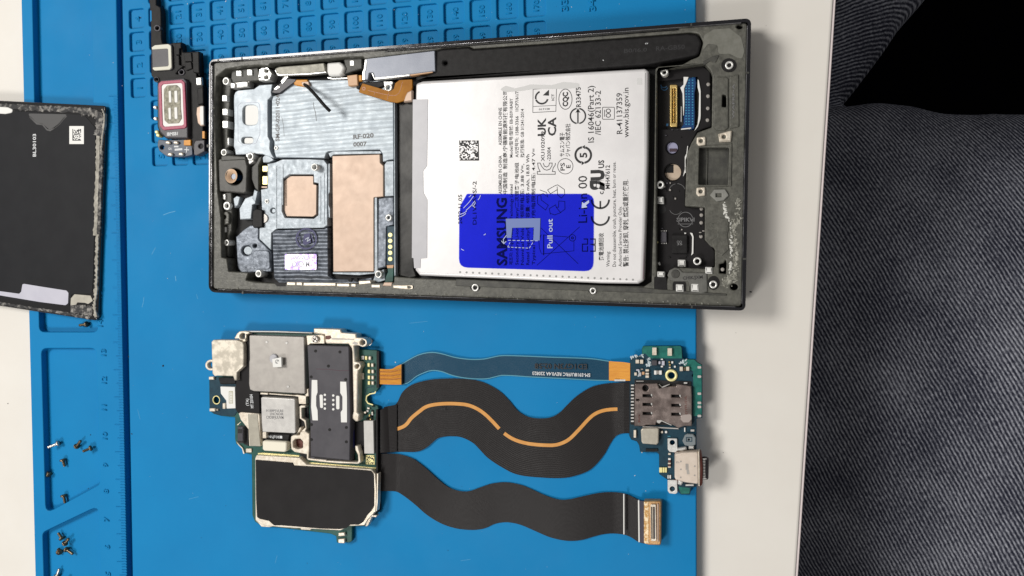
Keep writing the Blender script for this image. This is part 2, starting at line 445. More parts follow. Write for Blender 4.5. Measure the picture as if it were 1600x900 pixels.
def denim(name, ang_note=0):
    m = bpy.data.materials.new(name); m.use_nodes = True; nt = m.node_tree; N = nt.nodes; L = nt.links
    b = N['Principled BSDF']; b.inputs['Roughness'].default_value = 0.9; b.inputs['Specular IOR Level'].default_value = 0.15
    uv = N.new('ShaderNodeUVMap')
    # warp so that the ribs are never quite straight
    nz = N.new('ShaderNodeTexNoise'); nz.inputs['Scale'].default_value = 1.3; nz.inputs['Detail'].default_value = 4
    L.new(uv.outputs[0], nz.inputs['Vector'])
    mx = N.new('ShaderNodeVectorMath'); mx.operation = 'MULTIPLY_ADD'; mx.inputs[1].default_value = (0.10, 0.10, 0)
    L.new(nz.outputs['Color'], mx.inputs[0]); L.new(uv.outputs[0], mx.inputs[2])
    wv = N.new('ShaderNodeTexWave'); wv.wave_type = 'BANDS'; wv.bands_direction = 'X'; wv.wave_profile = 'SIN'
    wv.inputs['Scale'].default_value = 2.45; wv.inputs['Distortion'].default_value = 0.9; wv.inputs['Detail'].default_value = 3
    wv.inputs['Detail Scale'].default_value = 5.0
    L.new(mx.outputs[0], wv.inputs['Vector'])
    # short yarn segments along the ribs
    mp = N.new('ShaderNodeMapping'); mp.inputs['Scale'].default_value = (15, 6.5, 1)
    L.new(mx.outputs[0], mp.inputs['Vector'])
    n2 = N.new('ShaderNodeTexNoise'); n2.inputs['Scale'].default_value = 1.0; n2.inputs['Detail'].default_value = 5; n2.inputs['Roughness'].default_value = 0.7
    L.new(mp.outputs[0], n2.inputs['Vector'])
    n3 = N.new('ShaderNodeTexNoise'); n3.inputs['Scale'].default_value = 0.42; n3.inputs['Detail'].default_value = 6
    L.new(uv.outputs[0], n3.inputs['Vector'])
    m1 = N.new('ShaderNodeMath'); m1.operation = 'MULTIPLY_ADD'; m1.inputs[1].default_value = 0.62; L.new(wv.outputs['Fac'], m1.inputs[0])
    m2 = N.new('ShaderNodeMath'); m2.operation = 'MULTIPLY_ADD'; m2.inputs[1].default_value = 1.7; m2.inputs[2].default_value = -0.74
    L.new(n2.outputs['Fac'], m2.inputs[0]); L.new(m2.outputs[0], m1.inputs[2])
    m3 = N.new('ShaderNodeMath'); m3.operation = 'MULTIPLY_ADD'; m3.inputs[1].default_value = 0.55; m3.inputs[2].default_value = -0.27
    L.new(n3.outputs['Fac'], m3.inputs[0])
    m4 = N.new('ShaderNodeMath'); m4.operation = 'ADD'; L.new(m1.outputs[0], m4.inputs[0]); L.new(m3.outputs[0], m4.inputs[1])
    rp = N.new('ShaderNodeValToRGB'); e = rp.color_ramp.elements
    e[0].position = 0.08; e[0].color = (0.014, 0.016, 0.030, 1); e[1].position = 0.95; e[1].color = (0.39, 0.405, 0.46, 1)
    k = e.new(0.45); k.color = (0.086, 0.091, 0.118, 1)
    L.new(m4.outputs[0], rp.inputs[0]); L.new(rp.outputs[0], b.inputs['Base Color'])
    bp = N.new('ShaderNodeBump'); bp.inputs['Strength'].default_value = 0.55; bp.inputs['Distance'].default_value = 0.05
    L.new(m1.outputs[0], bp.inputs['Height']); L.new(bp.outputs[0], b.inputs['Normal'])
    return m
M_denim = denim('grey_blue_denim')

from mathutils import noise as mnoise
def tube_bm(bm, path, n=72, wr=0.5, seed=0.0):
    """path: (centre, half width, half height); sections stay perpendicular to the horizontal run of the path"""
    rows = []
    M = len(path)
    for i, (c, rw, rh) in enumerate(path):
        c = Vector(c); a = Vector(path[max(i - 1, 0)][0]); b = Vector(path[min(i + 1, M - 1)][0])
        d = (b - a); d.z = 0; d.normalize(); s = Vector((-d.y, d.x, 0))
        row = []
        for k in range(n):
            t = 2 * pi * k / n
            q = c + s * (cos(t) * rw) + Vector((0, 0, sin(t) * rh))
            w = mnoise.noise(Vector((q.x * 0.10 + seed, q.y * 0.22, q.z * 0.16))) * wr * 1.6 + mnoise.noise(Vector((q.x * .35, q.y * .45 + seed, q.z * .3))) * wr * 0.45
            q += (q - c).normalized() * w
            row.append(bm.verts.new(q))
        rows.append(row)
    for A, B in zip(rows, rows[1:]):
        for k in range(n): bm.faces.new((A[k], A[(k + 1) % n], B[(k + 1) % n], B[k]))
    bm.faces.new(rows[0][::-1]); bm.faces.new(rows[-1])

def lerp_path(keys, n):
    out = []
    for i in range(n):
        t = i / (n - 1) * (len(keys) - 1); j = min(int(t), len(keys) - 2); u = t - j
        u = u * u * (3 - 2 * u) * 0.5 + u * 0.5
        c = Vector(keys[j][0]).lerp(Vector(keys[j + 1][0]), u)
        out.append((c, keys[j][1] * (1 - u) + keys[j + 1][1] * u, keys[j][2] * (1 - u) + keys[j + 1][2] * u))
    return out

bm = bmesh.new()
zL = -15.0
def mid(pt, pb, z):                                # centre and half width between two silhouette pixels at height z
    A = P(*pt, z); B = P(*pb, z); return ((A + B) / 2, (A - B).length / 2)
keys = []
for pt, pb in (((1060, 250), (1040, 800)), ((1200, 185), (1180, 850)), ((1320, 163), (1270, 905)), ((1400, 163), (1340, 960)), ((1480, 178), (1440, 1010)), ((1610, 187), (1600, 1060)), ((1800, 190), (1800, 1090))):
    c, hw = mid(pt, pb, zL); keys.append((tuple(c), hw * 1.0, 8.0))
tube_bm(bm, lerp_path(keys, 60), wr=0.35)
keys = []
for pt, pb in (((1130, 130), (1230, 262)), ((1190, 30), (1326, 150)), ((1290, -120), (1452, 0)), ((1420, -330), (1640, -230))):
    c, hw = mid((pt[0] - 60, pt[1] - 50), pb, zL - 3.0); keys.append((tuple(c), hw, 6.0))
tube_bm(bm, lerp_path(keys, 40), wr=0.35, seed=5)
bmesh.ops.recalc_face_normals(bm, faces=bm.faces)
me = bpy.data.meshes.new('jeans'); bm.to_mesh(me); bm.free()
tmp = bpy.data.objects.new('tmp', me); COL.objects.link(tmp)
rm = tmp.modifiers.new('r', 'REMESH'); rm.mode = 'VOXEL'; rm.voxel_size = 0.28; rm.use_smooth_shade = True
sm = tmp.modifiers.new('s', 'SMOOTH'); sm.factor = 0.5; sm.iterations = 4
dg = bpy.context.evaluated_depsgraph_get()
me2 = bpy.data.meshes.new_from_object(tmp.evaluated_get(dg))
bpy.data.objects.remove(tmp); bpy.data.meshes.remove(me)
for p in me2.polygons: p.use_smooth = True
uvl = me2.uv_layers.new(name='UVMap')
# which leg: side of the crease line between them
A0 = P(1326, 152, -14); A1 = P(1230, 262, -14)
cd = (A1 - A0); cn = Vector((-cd.y, cd.x))
if cn.dot(Vector((1, -1))) < 0: cn = -cn
def leg_uv(v):
    if (v.xy - A0.xy).dot(cn) > 0 and v.y < P(1400, 110, -14).y:
        n = Vector((0.885, 0.465)); g = v.y - 1.5
        x = v.x
        return (x * n.x + v.y * n.y + 0.012 * g * g * 0.0, -x * n.y + v.y * n.x)
    n = Vector((-0.38, 0.92))
    return (v.x * n.x + v.y * n.y + 40, v.x * n.y - v.y * n.x)
for p in me2.polygons:
    c = Vector(p.center)
    up = (c.xy - A0.xy).dot(cn) > 0 and c.y < P(1400, 110, -14).y
    for li in p.loop_indices:
        v = me2.vertices[me2.loops[li].vertex_index].co
        if up: uvl.data[li].uv = (v.x * 0.885 + v.y * 0.465, -v.x * 0.465 + v.y * 0.885)
        else: uvl.data[li].uv = (-v.x * 0.38 + v.y * 0.92 + 40, v.x * 0.92 + v.y * 0.38)
person = empty('person', (P(1450, 500, zL).x, P(1450, 500, zL).y, zL - 8), 'person seated beside the table in faded grey-blue denim jeans, only the thighs in view', 'person')
link('jeans', me2, M_denim, person)

# ------------------------------------------------------------------ silicone repair mat
mat_root = None
items = []
YT, YB = 16.0, -15.0
def leftx(y): return -19.56 + (10.874 - y) * (0.334 / 22.1)
outer = [(leftx(YT) , YT), (5.40, YT), (5.58, YB), (leftx(YB), YB)]
deep = []
def pw(pts, z=0.0): return [tuple(P(p[0], p[1], z).xy) for p in pts]
deep.append(pw(fil([(47, -150), (139, -150), (153, 519), (61, 519)], 9)))
deep.append(pw(fil([(64, 544), (150, 544), (156, 757), (71, 803)], 9)))
deep.append(pw(fil([(66, 832), (154, 790), (161, 1040), (72, 1040)], 9)))
deep.append(pw([(178.5, -150), (188, -150), (195, 225), (210, 1060), (201, 1060), (185, 225)]))
# numbered magnetic squares
G0 = P(201, 15, 0); gu = Vector((1, -0.0165)); gv = Vector((0.02, -1)); PU, PV = 0.873, 0.83
def sq(c, r, w=0.675, h=0.69, rad=0.10):
    o = Vector((G0.x, G0.y)) + gu * (c * PU) + gv * (r * PV)
    pts = []
    for (x, y, a) in ((rad, rad, 180), (w - rad, rad, 270), (w - rad, h - rad, 0), (rad, h - rad, 90)):
        for k in range(5):
            t = radians(a + 22.5 * k)
            q = o + gu * (x + rad * cos(t)) + gv * (y + rad * sin(t)); pts.append((q.x, q.y))
    return pts, o
shallow = []; squares = []
for c in range(0, 18):
    for r in (range(0, 4) if c == 0 else range(-4, 7)):
        pts, o = sq(c, r); shallow.append(pts); squares.append((c, r, o))
inner = [(outer[0][0] + .004, YT - .004), (5.396, YT - .004), (5.576, YB + .004), (outer[3][0] + .004, YB + .004)]
m1 = slab_mesh([outer] + deep + shallow, -0.12, 0.0, 0.030, 2, world=True)
m2 = slab_mesh([inner] + deep, -0.27, -0.095, 0.0, world=True)
m3 = slab_mesh([outer], ZT, -0.25, 0.03, world=True)
ms = [m1, m2, m3]
# raised rim of the right side and the moulded ruler
def line_mesh(segs, z0, h):
    ms_ = []
    ink = Ink(z0, h)
    for s_, w_ in segs: ink.line(s_, w_)
    return ink.mesh()
segs = []
k = 0; y = 150.0
def rulx(y): return 199.3 - (900 - y) * (16.0 / 900) - 1
while y < 1020:
    L = 15 if k % 10 == 0 else (11 if k % 5 == 0 else 7.5)
    x = rulx(y); segs.append(([(x - L, y), (x, y)], 0.9)); y += 4.28; k += 1
ink = Ink(0.0, 0.03)
for s_, w_ in segs: ink.line(s_, w_)
for n_, (x, y) in zip(('17', '16', '15', '14', '13', '12', '11', '10', '9', '8', '7', '6', '5', '4'),
                      ((157, 372), (158, 416), (160, 460), (161, 505), (166, 551), (167, 594), (167, 637), (168, 681), (169, 727), (170, 768), (171, 812), (172, 855), (173, 897), (174, 940))):
    L = 9 if len(n_) == 2 else 5
    ink.text(n_, (x, y + L / 2), (x, y - L / 2), 8, nat=True)
ink.text('34', (931, 17), (930, -2), 11); ink.text('33', (888, 17), (887, -2), 11)
raised = ink.relief()
ms.append(raised)
ink = Ink(-0.095, 0.018)
def px_of(v, z):
    r = CR.transposed() @ (Vector((v.x, v.y, z)) - CC)
    return (800 - FPX * r.x / r.z, 450 + FPX * r.y / r.z)
for c, r, o in squares:
    val = {0: {0: '4', 1: '3', 2: '2', 3: '1'}}.get(c, {}).get(r) or str(max(c * 10 + 1 - r, 1))
    ctr = o + gu * 0.45 + gv * 0.34
    L = 0.11 * len(val)
    a_ = px_of(ctr + Vector((0, -L)), -0.095); b_ = px_of(ctr + Vector((0, L)), -0.10)
    ink.text(val, a_, b_, 9, nat=True)
ms.append(ink.relief())
smat = tag(link('repair_mat', merge(ms), M_blue), 'blue silicone electronics repair mat with numbered square recesses, screw trays and a moulded ruler', 'repair mat')

for pts, w in ((((255, 336), (264, 332.5), (274, 330)), .9), (((237, 398), (240, 392), (243, 387)), .6), (((274, 431), (275, 439)), 1.1), (((222, 480), (224, 472), (225, 464)), .6), (((307, 460), (309, 467)), .5),
               (((720, 876), (735, 874)), .4), (((430, 880), (433, 868)), .4), (((920, 720), (930, 722)), .4), (((640, 505), (668, 502)), .35), (((215, 640), (219, 655)), .4), (((295, 780), (310, 776)), .35)):
    ink = Ink(0.0, .002); ink.line(pts, w); ink.build('scratch', mat('scuff', (.08, .32, .56), .7) if 'scuff' not in MATS else MATS['scuff'], smat)
# ------------------------------------------------------------------ phone chassis
TOPZ = 0.85
pc = P(745, 265, 0)
phone = empty('phone_chassis', (pc.x, pc.y, 0.0), 'opened phone frame lying face down, holding the silver battery', 'phone chassis')
PZ = TOPZ
corner = [(326, 93), (1173, 29), (1164, 485), (325, 457)]
def inset(poly, d):
    """shrink a clockwise (in pixels) quad by d pixels"""
    q = [Vector(p) for p in poly]; out = []
    n = len(q)
    for i in range(n):
        a, b, c = q[i - 1], q[i], q[(i + 1) % n]
        u = (b - a).normalized(); v = (c - b).normalized()
        nu = Vector((-u.y, u.x)); nv = Vector((-v.y, v.x))
        out.append(tuple(b + (nu + nv) * (d / (1 + nu.dot(nv)))))
    return out
out_p = fil([(326, 93, 9), (1173, 29, 7), (1164, 485, 7), (325, 457, 12)], n=6)
in_p = fil([p + (r,) for p, r in zip(inset(corner, 3.8), (7, 5, 5, 9))], n=6)
slab('frame', [out_p, in_p], 0.0, TOPZ, M_gloss, phone, 0.075, 6)
# antenna breaks: narrow plastic inserts across the metal frame
def across(px, py, nx, ny, w=2.6):
    return [(px - w / 2, py), (px + w / 2, py), (px + w / 2 + nx, py + ny), (px - w / 2 + nx, py + ny)]
for (x, y, s_) in ((378, 89.6, 1), (341, 92.4, 1), (379, 459.2, -1), (1080, 36.5, 1), (1081, 481.6, -1)):
    slab('antenna_break', across(x, y, 0, 4.0 * s_, 2.4), 0.5, TOPZ + 0.004, M_darkolive, phone)
slab('antenna_break', [(1164.5, 112), (1170.5, 112), (1170.5, 115), (1164.5, 115)], .5, TOPZ + .004, M_darkolive, phone)
slab('antenna_break', [(1160.5, 403), (1166, 403), (1166, 406), (1160.5, 406)], .5, TOPZ + .004, M_darkolive, phone)
slab('antenna_break', [(323, 226), (327, 226), (327, 230), (323, 230)], .5, TOPZ + .004, M_darkolive, phone)
# base plate closes the frame underneath (back of the display)
base_in = fil([p + (6,) for p in inset(corner, 3.0)], n=4)
slab('base_plate', base_in, 0.05, 0.24, M_void, phone)

# adhesive ledge round the rim, with openings
LZ = 0.74
ledge_out = fil([p + (r,) for p, r in zip(inset(corner, 5.6), (7, 5, 5, 9))], n=6)
cavity = fil(T(0, 0, 1, (338, 119), (352, 108), (378, 103.6), (402, 101.6), (419, 103), (422, 99), (480, 95.6), (534, 89.5), (567, 88.5), (569, 92),
               (680, 78), (691, 75.5), (733, 72.5), (740, 76), (860, 67.5), (1000, 56.6), (1077, 50.6, 8), (1092, 52, 10), (1099, 66, 10), (1093, 88, 8), (1080, 93), (1066, 101),
               (1028, 104), (1024, 112), (1022, 300), (1018, 440), (1006, 448), (930, 446), (655, 435), (616, 432), (615, 442), (437, 443), (400, 441), (384, 438), (388, 426),
               (357, 424), (354, 404), (346, 402), (345, 340), (340, 300), (335, 170)), 1.5)
# right-hand bay opening of the lower board
bay = fil(T(0, 0, 1, (1026, 108), (1100, 99), (1110, 110), (1113, 118), (1112, 199), (1090, 207), (1080, 224), (1073, 240), (1070, 322), (1101, 324), (1101, 375), (1110, 385), (1117, 388), (1117, 417), (1104, 420),
                 (1062, 418), (1046, 424), (1043, 436), (1040, 452), (1026, 452)), 2)
ledge_hole1 = fil(T(1020, 180, 10, (715, 495), (1195, 495), (1180, 1100), (705, 1095)), 2)
pin1 = circ(1078.5 + 80, 47 - 6.3 + .8, 1.0)
slab('adhesive_ledge', [ledge_out, cavity, bay, ledge_hole1, circ(1155.5, 41.5, 5.2, ry=3.4), circ(1147, 448.5, 6, ry=5), fil(T(1020, 340, 10, (1040, 730), (1110, 710), (1140, 650), (1150, 720), (1145, 880), (1040, 870)), 1),
                        fil(T(1020, 90, 10, (1085, 575), (1145, 580), (1150, 775), (1080, 770)), 2)], 0.22, LZ, M_olive, phone, 0.03, 1)
# raised outer lip of the ledge along the long sides and the lower left corner step
mslab('ledge_step', [(fil(T(0, 0, 1, (336, 396), (345, 423), (362, 438), (384, 440), (384, 437), (390, 427), (357, 426), (354, 406), (346, 403), (345, 345), (343, 345)), 2), LZ - .2, LZ - .06, .02)], M_olive, phone)
mslab('side_rail', [(fil(T(0, 0, 1, (617, 433.5), (712, 437), (712, 447), (645, 445), (618, 443)), 1), .3, .62, .02),
                    (fil(T(0, 0, 1, (712, 436), (1005, 449), (1030, 452), (1080, 455), (1136, 459), (1136, 462), (1040, 459), (712, 447)), 1), .3, LZ + .02, .02)], M_darkolive, phone)
mslab('ridge', [(T(0, 0, 1, (400, 452.5), (700, 463.5), (1000, 475), (1155, 480.5), (1155, 481.6), (1000, 476.4), (700, 465), (400, 454)), LZ - .05, LZ + .05, .01),
                (T(0, 0, 1, (600, 79.5), (860, 60.8), (1060, 45), (1060, 46.3), (860, 62), (600, 80.8)), LZ - .05, LZ + .05, .01)], M_gloss, phone)

M_chrome = mat('polished_chamfer', (.50, .50, .53), .22, metal=.75, col2=(.12, .12, .13), ns=1.2, contrast=(.45, .62), bump=.1)
q_in = inset(corner, 4.3); q_in2 = inset(corner, 5.3)
def edge_strip(i, j, u0=0.0, u1=1.0):
    L_ = lambda a, b, t: (a[0] + (b[0] - a[0]) * t, a[1] + (b[1] - a[1]) * t)
    return [L_(q_in[i], q_in[j], u0), L_(q_in[i], q_in[j], u1), L_(q_in2[i], q_in2[j], u1), L_(q_in2[i], q_in2[j], u0)]
for i, j in ((0, 1), (1, 2), (3, 2), (0, 3)):
    slab('polished_chamfer', edge_strip(i, j, .012, .988), .5, TOPZ - .03, M_chrome, phone, .01)

# ---- camera side: cast plates
def tile(ox, oy, *p): return T(ox, oy, 10, *p)
plate1 = fil(tile(320, 80, (455, 690), (475, 640), (515, 612), (770, 588), (850, 530), (1055, 515), (1035, 640), (1045, 700), (985, 760), (982, 900)) +
             tile(320, 160, (985, 530), (1020, 600), (1012, 720), (1040, 800), (1090, 880), (1000, 850), (900, 808), (760, 800), (700, 790), (660, 815), (480, 820), (470, 740), (450, 690), (462, 350), (452, 0)), 0.8)
win1 = fil(tile(320, 160, (590, 40), (830, 40), (830, 355), (590, 355)), 9.5)
win2 = fil(tile(320, 160, (572, 540), (755, 540), (755, 642), (572, 642)), 5)
PLZ = 0.50
slab('camera_plate', [plate1, win1, win2], 0.2, PLZ, M_alu, phone, 0.02)
oline = Ink(PLZ)
oline.line(fil(tile(320, 160, (515, 60), (560, 10), (840, 0), (860, 60), (860, 500), (800, 640), (600, 670), (520, 600)), 4), .7, True)
oline.build('scribed_line', M_bluegrey, phone)
slab('camera_window', rect(383.5, 164.5, 404, 197, 6), 0.235, 0.46, M_white, phone)
slab('camera_window', rect(382, 215.5, 396, 225, 4), 0.235, 0.46, M_white, phone)

bigp = fil(T(0, 0, 1, (427, 150), (424.6, 157), (424.5, 213), (428.5, 222), (428.5, 237), (431, 246), (477, 246.5), (507, 247), (509.5, 239), (513, 236.5), (560, 234.8), (593, 234), (597.5, 240), (598, 253), (606, 250), (615, 249), (614.5, 160), (611, 127), (544, 124.5), (518, 125), (480, 125), (462, 128), (440, 146)), 0.8)
slab('heat_spreader_plate', [bigp], 0.2, PLZ + .01, M_alu, phone, 0.02)
# pressed ribs
ribs = []
for i, y in enumerate((140, 151.5, 163, 174.5, 186.5, 198, 209, 220, 230)):
    x0, x1 = (447, 607)
    if y < 145: x0, x1 = 470, 560
    if y > 205: x1 = 548
    ribs.append((fil([(x0, y), (x1, y - 3.5), (x1, y + 2.2), (x0, y + 5.8)], 2), PLZ - .05, PLZ + .024, .034))
M_alur = ridge(mat('ribbed_aluminium', (0.34, 0.39, 0.435), 0.48, metal=0.30, col2=(0.45, 0.505, 0.55), ns=2.5, bump=0.25, bs=9, rv=0.06, brush=(0.3, 4, 1)), 1.15, 1.4, .36, .05, 'Y', -.03)
for o_ in phone.children:
    if o_.name.startswith('heat_spreader'): o_.data.materials.clear(); o_.data.materials.append(M_alur)
ink = Ink(PLZ + .01)
ink.text('SM-GP-02011•024', (436.5, 220.5), (437, 148), 6, bold=.03)
ink.build('engraved_number', M_inkgrey, phone); ink = Ink(PLZ + .01)
ink.text('RF·020', (552, 217.5), (584, 214.5), 6, bold=.035); ink.build('engraved_number', M_inkgrey, phone); ink = Ink(PLZ + .01); ink.text('0007', (552, 229), (573, 228), 6, bold=.035)
ink.build('engraved_number', M_inkgrey, phone); ink = Ink(PLZ + .01)
ink.line([(489.6, 160), (490.5, 168), (493, 176), (494.4, 189)], .8)
ink.build('scratch', M_inkgrey, phone); ink = Ink(PLZ + .01)
ink.line([(440, 182), (443, 196), (444, 213)], .5)
ink.build('scratch', M_inkgrey, phone)

upl = fil(T(0, 0, 1, (417.5, 256), (430, 253.5), (441, 248.8), (478, 248.3), (506, 249.5), (511.5, 257), (511.5, 352), (505, 356), (432, 357.5), (424, 364), (423.5, 391), (405, 373.5), (405, 357), (412, 348), (413, 338), (409, 328), (407.5, 296), (418, 294)), .8)
win3 = fil(tile(320, 240, (1210, 400), (1320, 325), (1700, 325), (1700, 450), (1775, 465), (1770, 960), (1700, 1015), (1250, 1000), (1205, 900)), 1.2)
slab('board_plate', [upl, win3, circ(426.5, 329, 4.2), circ(417.5, 314.6, 2.6)], 0.2, PLZ, M_alum, phone, 0.02)
mslab('raised_line', [([(431, 259), (431, 356), (432, 356), (432, 259)], PLZ - .02, PLZ + .015), ([(441, 257), (441, 320), (442, 320), (442, 257)], PLZ - .02, PLZ + .015),
                      ([(499.5, 276), (499.5, 345), (501, 345), (501, 276)], PLZ - .02, PLZ + .015), ([(506, 270), (506, 350), (507, 350), (507, 270)], PLZ - .02, PLZ + .015)], M_alum, phone)
slab('copper_pad', fil(tile(320, 240, (1235, 430), (1330, 350), (1695, 350), (1695, 480), (1745, 490), (1740, 945), (1690, 985), (1270, 980), (1235, 890)), 1.2), .2, PLZ - .1, M_copper, phone, .01)
ribl = fil(T(0, 0, 1, (425.5, 364), (432, 359.5), (505, 358), (512, 355), (512.5, 431), (520, 436), (560, 437), (580, 434), (584, 441.5), (560, 443), (436, 442), (428, 434)), .8)
slab('ribbed_plate', [ribl], 0.2, PLZ - .04, M_alud, phone, 0.02)
rb = []
for i in range(7):
    y = 366 + i * 10.6
    if 3.4 < i < 6 and False: continue
    rb.append((fil([(434, y), (505, y - 1), (508, y + 3), (505, y + 5.5), (434, y + 6.2), (430, y + 3)], 2.5), PLZ - .1, PLZ + .01, .05))
M_aludr = ridge(mat('ribbed_cast_magnesium', (0.085, 0.10, 0.125), 0.45, metal=0.35, col2=(0.24, 0.27, 0.32), ns=4, bump=0.5, bs=8, rv=0.1, detail=6), 1.25, 2.2, 1.0, .08, 'Y', -.02)
for o_ in phone.children:
    if o_.name.startswith('ribbed_plate'): o_.data.materials.clear(); o_.data.materials.append(M_aludr)
slab('copper_pad', fil(T(0, 0, 1, (519, 243.5), (593.5, 241), (594, 254), (599, 259), (599, 307), (584, 308.5), (584, 424), (520.5, 424.5)), 1.2), .2, PLZ + .02, M_copper, phone, .02)
slab('pad_border', fil(T(0, 0, 1, (584.5, 310), (587, 308), (589, 309), (590, 427), (560, 430), (520, 428), (520, 425.5), (584.5, 425.5)), .5), .2, PLZ - .02, M_alum, phone, .01)
mslab('gap_rail', [(fil(T(0, 0, 1, (513, 256), (515.3, 255), (515.3, 300), (513.5, 303), (513.5, 320), (515.5, 326), (515.5, 340), (513.6, 340), (512.6, 322), (512.6, 300)), .3), .2, PLZ, .01),
                   (fil(T(0, 0, 1, (513, 239.5), (520, 236.5), (594, 236), (596, 239), (594, 240), (521, 241.5), (516, 246)), .4), .2, PLZ - .01, .01)], M_alum, phone)
slab('end_plate', fil(T(0, 0, 1, (600.5, 257), (604, 252), (615, 251), (615, 306), (601, 307)), 1), .2, PLZ, M_alum, phone, .02)
slab('end_plate', fil(T(0, 0, 1, (591, 310), (602, 308), (615, 308), (615, 352), (604, 354), (603, 417), (590, 420)), 1), .2, PLZ - .03, M_alud, phone, .03)
slab('corner_plate', fil(T(0, 0, 1, (586, 428), (600, 420), (602, 438), (590, 442), (582, 440)), 1), .2, PLZ - .03, M_alum, phone, .02)
# spring contact board
cb = slab('contact_board', fil(T(0, 0, 1, (605, 354), (616, 353), (616.5, 414), (604, 414)), 1), .2, PLZ + .05, M_pcbd, phone, .01)
for y in (367, 376.3, 385.6, 395, 404.6):
    slab('contact_dot', circ(609.6, y, 3.6, 16), PLZ + .04, PLZ + .07, M_palegold, cb, .01)
slab('flex_tail', fil(T(0, 0, 1, (605, 415), (615, 414), (614, 440), (601, 441), (603, 432), (606, 425)), 1), .22, PLZ + .02, M_pcb, phone, .01)
slab('flex_tail', fil(T(0, 0, 1, (604, 414.5), (615, 413.5), (614, 419), (605, 419)), .4), .22, PLZ + .04, M_tan, phone, .01)

# camera pocket, lower left
slab('camera_pocket_plate', [fil(T(0, 0, 1, (373, 366), (380, 359), (391, 352), (402, 352), (404, 358), (403.5, 373), (423.5, 394), (423.5, 424), (414, 425), (377, 426), (371, 418), (368.5, 370)), 1.2), circ(385, 391.5, 8), circ(398, 384, 3)], .2, PLZ - .1, M_alud, phone, .03)
slab('disc', circ(387.5, 391.5, 6.5), .2, PLZ - .16, M_alum, phone, .01)
slab('rounded_pad', fil(T(0, 0, 1, (395, 391), (421, 391), (422, 421), (395, 421)), 6), .2, PLZ - .06, M_alud, phone, .03)
slab('disc', circ(414, 341.5, 8.5), .2, PLZ - .02, M_alum, phone, .02)
slab('disc', circ(427.5, 329.4, 3.4), .2, PLZ - .06, M_alum, phone, .01)
slab('bright_plate', fil(tile(320, 240, (630, 700), (760, 650), (800, 640), (790, 780), (740, 800)) + tile(320, 320, (740, 30), (720, 220), (550, 230), (540, 60)), .6), .2, PLZ - .02, M_alu, phone, .02)
slab('bright_plate', fil(tile(320, 240, (445, 700), (500, 660), (550, 680), (520, 800), (460, 850)), .6), .2, PLZ - .06, M_alu, phone, .02)
slab('bright_plate', fil(tile(320, 240, (770, 560), (830, 590), (800, 720), (790, 770), (740, 700)), .4), .2, PLZ, M_alum, phone, .02)
slab('black_block', fil(tile(320, 320, (745, 100), (800, 60), (900, 80), (900, 350), (760, 360), (735, 320)), 1), .2, PLZ + .1, M_black, phone, .03)
slab('round_cushion', circ(411, 341, 7.6), .3, PLZ + .04, M_grey, phone, .02)
# lens block with copper ring
lb = slab('lens_block', [fil(tile(320, 240, (205, 90), (300, 60), (630, 60), (665, 200), (650, 590), (600, 620), (220, 590), (200, 300)), 2), circ(366, 276, 12.8, 28)], .2, .66, mat('lens_block_plastic', (.050, .048, .043), .5, col2=(.075, .072, .065), ns=5, bump=.2), phone, .04)
c = P(366, 276, .5); s1 = .0203 * .86
link('copper_ring', ring_mesh([(13.8 * s1, .664), (12.6 * s1, .650), (5.8 * s1, .56), (5.2 * s1, .50)], c, 32), mat('pale_copper_cone', (.72, .52, .36), .45, metal=.2), lb)
slab('lens_hole', circ(366.2, 276, 5.8), .2, .53, mat('blue_lens_glass', (.006, .05, .14), .25), lb)
# left column clips and holes
clips = []
for (x0, y0, x1, y1) in ((346.5, 148, 355, 158.5), (347, 169, 356, 180), (347, 188, 356.5, 200), (355, 214.5, 358, 227), (368.5, 109.5, 377.5, 119), (385.3, 107.7, 394, 118),
                         (360, 129, 367, 137.5), (378, 127, 387, 135.5), (546, 93.5, 553.5, 103), (347, 302.5, 352.5, 312), (347.5, 354, 353, 363)):
    slab('spring_clip', [fil([(x0, y0), (x1, y0 + .2), (x1, y1), (x0, y1 + .2)], 1.8)], .25, .56, M_steel, phone, .03)
slab('clip_tray', fil(tile(320, 80, (415, 320), (440, 290), (830, 250), (860, 460), (640, 480), (400, 500)), 1), .2, .50, M_darkolive, phone, .03)
slab('clip_strip', fil(tile(320, 80, (390, 495), (700, 465), (690, 560), (400, 580)), 1), .2, .49, M_lgrey, phone, .02)
slab('screw_cluster', [fil(tile(320, 80, (845, 280), (900, 250), (1000, 270), (1050, 350), (1010, 450), (930, 460), (840, 460), (830, 400)), 1), circ(416.2, 110.2, 3), circ(406, 121, 3), circ(416, 121, 3)], .2, .60, M_steel, phone, .03)
slab('wall_block', fil(T(0, 0, 1, (342, 128), (361, 134), (360, 146), (356, 212), (360, 228), (354, 234), (346, 234), (340, 230), (338, 140)), 1.5), .2, .44, M_darkolive, phone, .04)
slab('wall_block', fil(T(0, 0, 1, (345, 300), (362, 300), (363, 322), (362, 360), (358, 368), (357, 402), (349, 400), (345, 390)), 1.5), .2, .50, M_darkolive, phone, .04)
slab('wall_block', fil(T(0, 0, 1, (345, 243), (356, 242), (383, 244), (385, 250), (345, 252)), 1.5), .2, .68, M_darkolive, phone, .04)
slab('key_bracket', [fil(tile(320, 320, (250, 120), (350, 100), (380, 150), (375, 290), (280, 320), (250, 250)), 2), circ(350, 339, 3)], .3, .60, M_olive, phone, .03)
slab('side_disc', circ(351, 409, 7.8), .3, .52, M_darkolive, phone, .02)
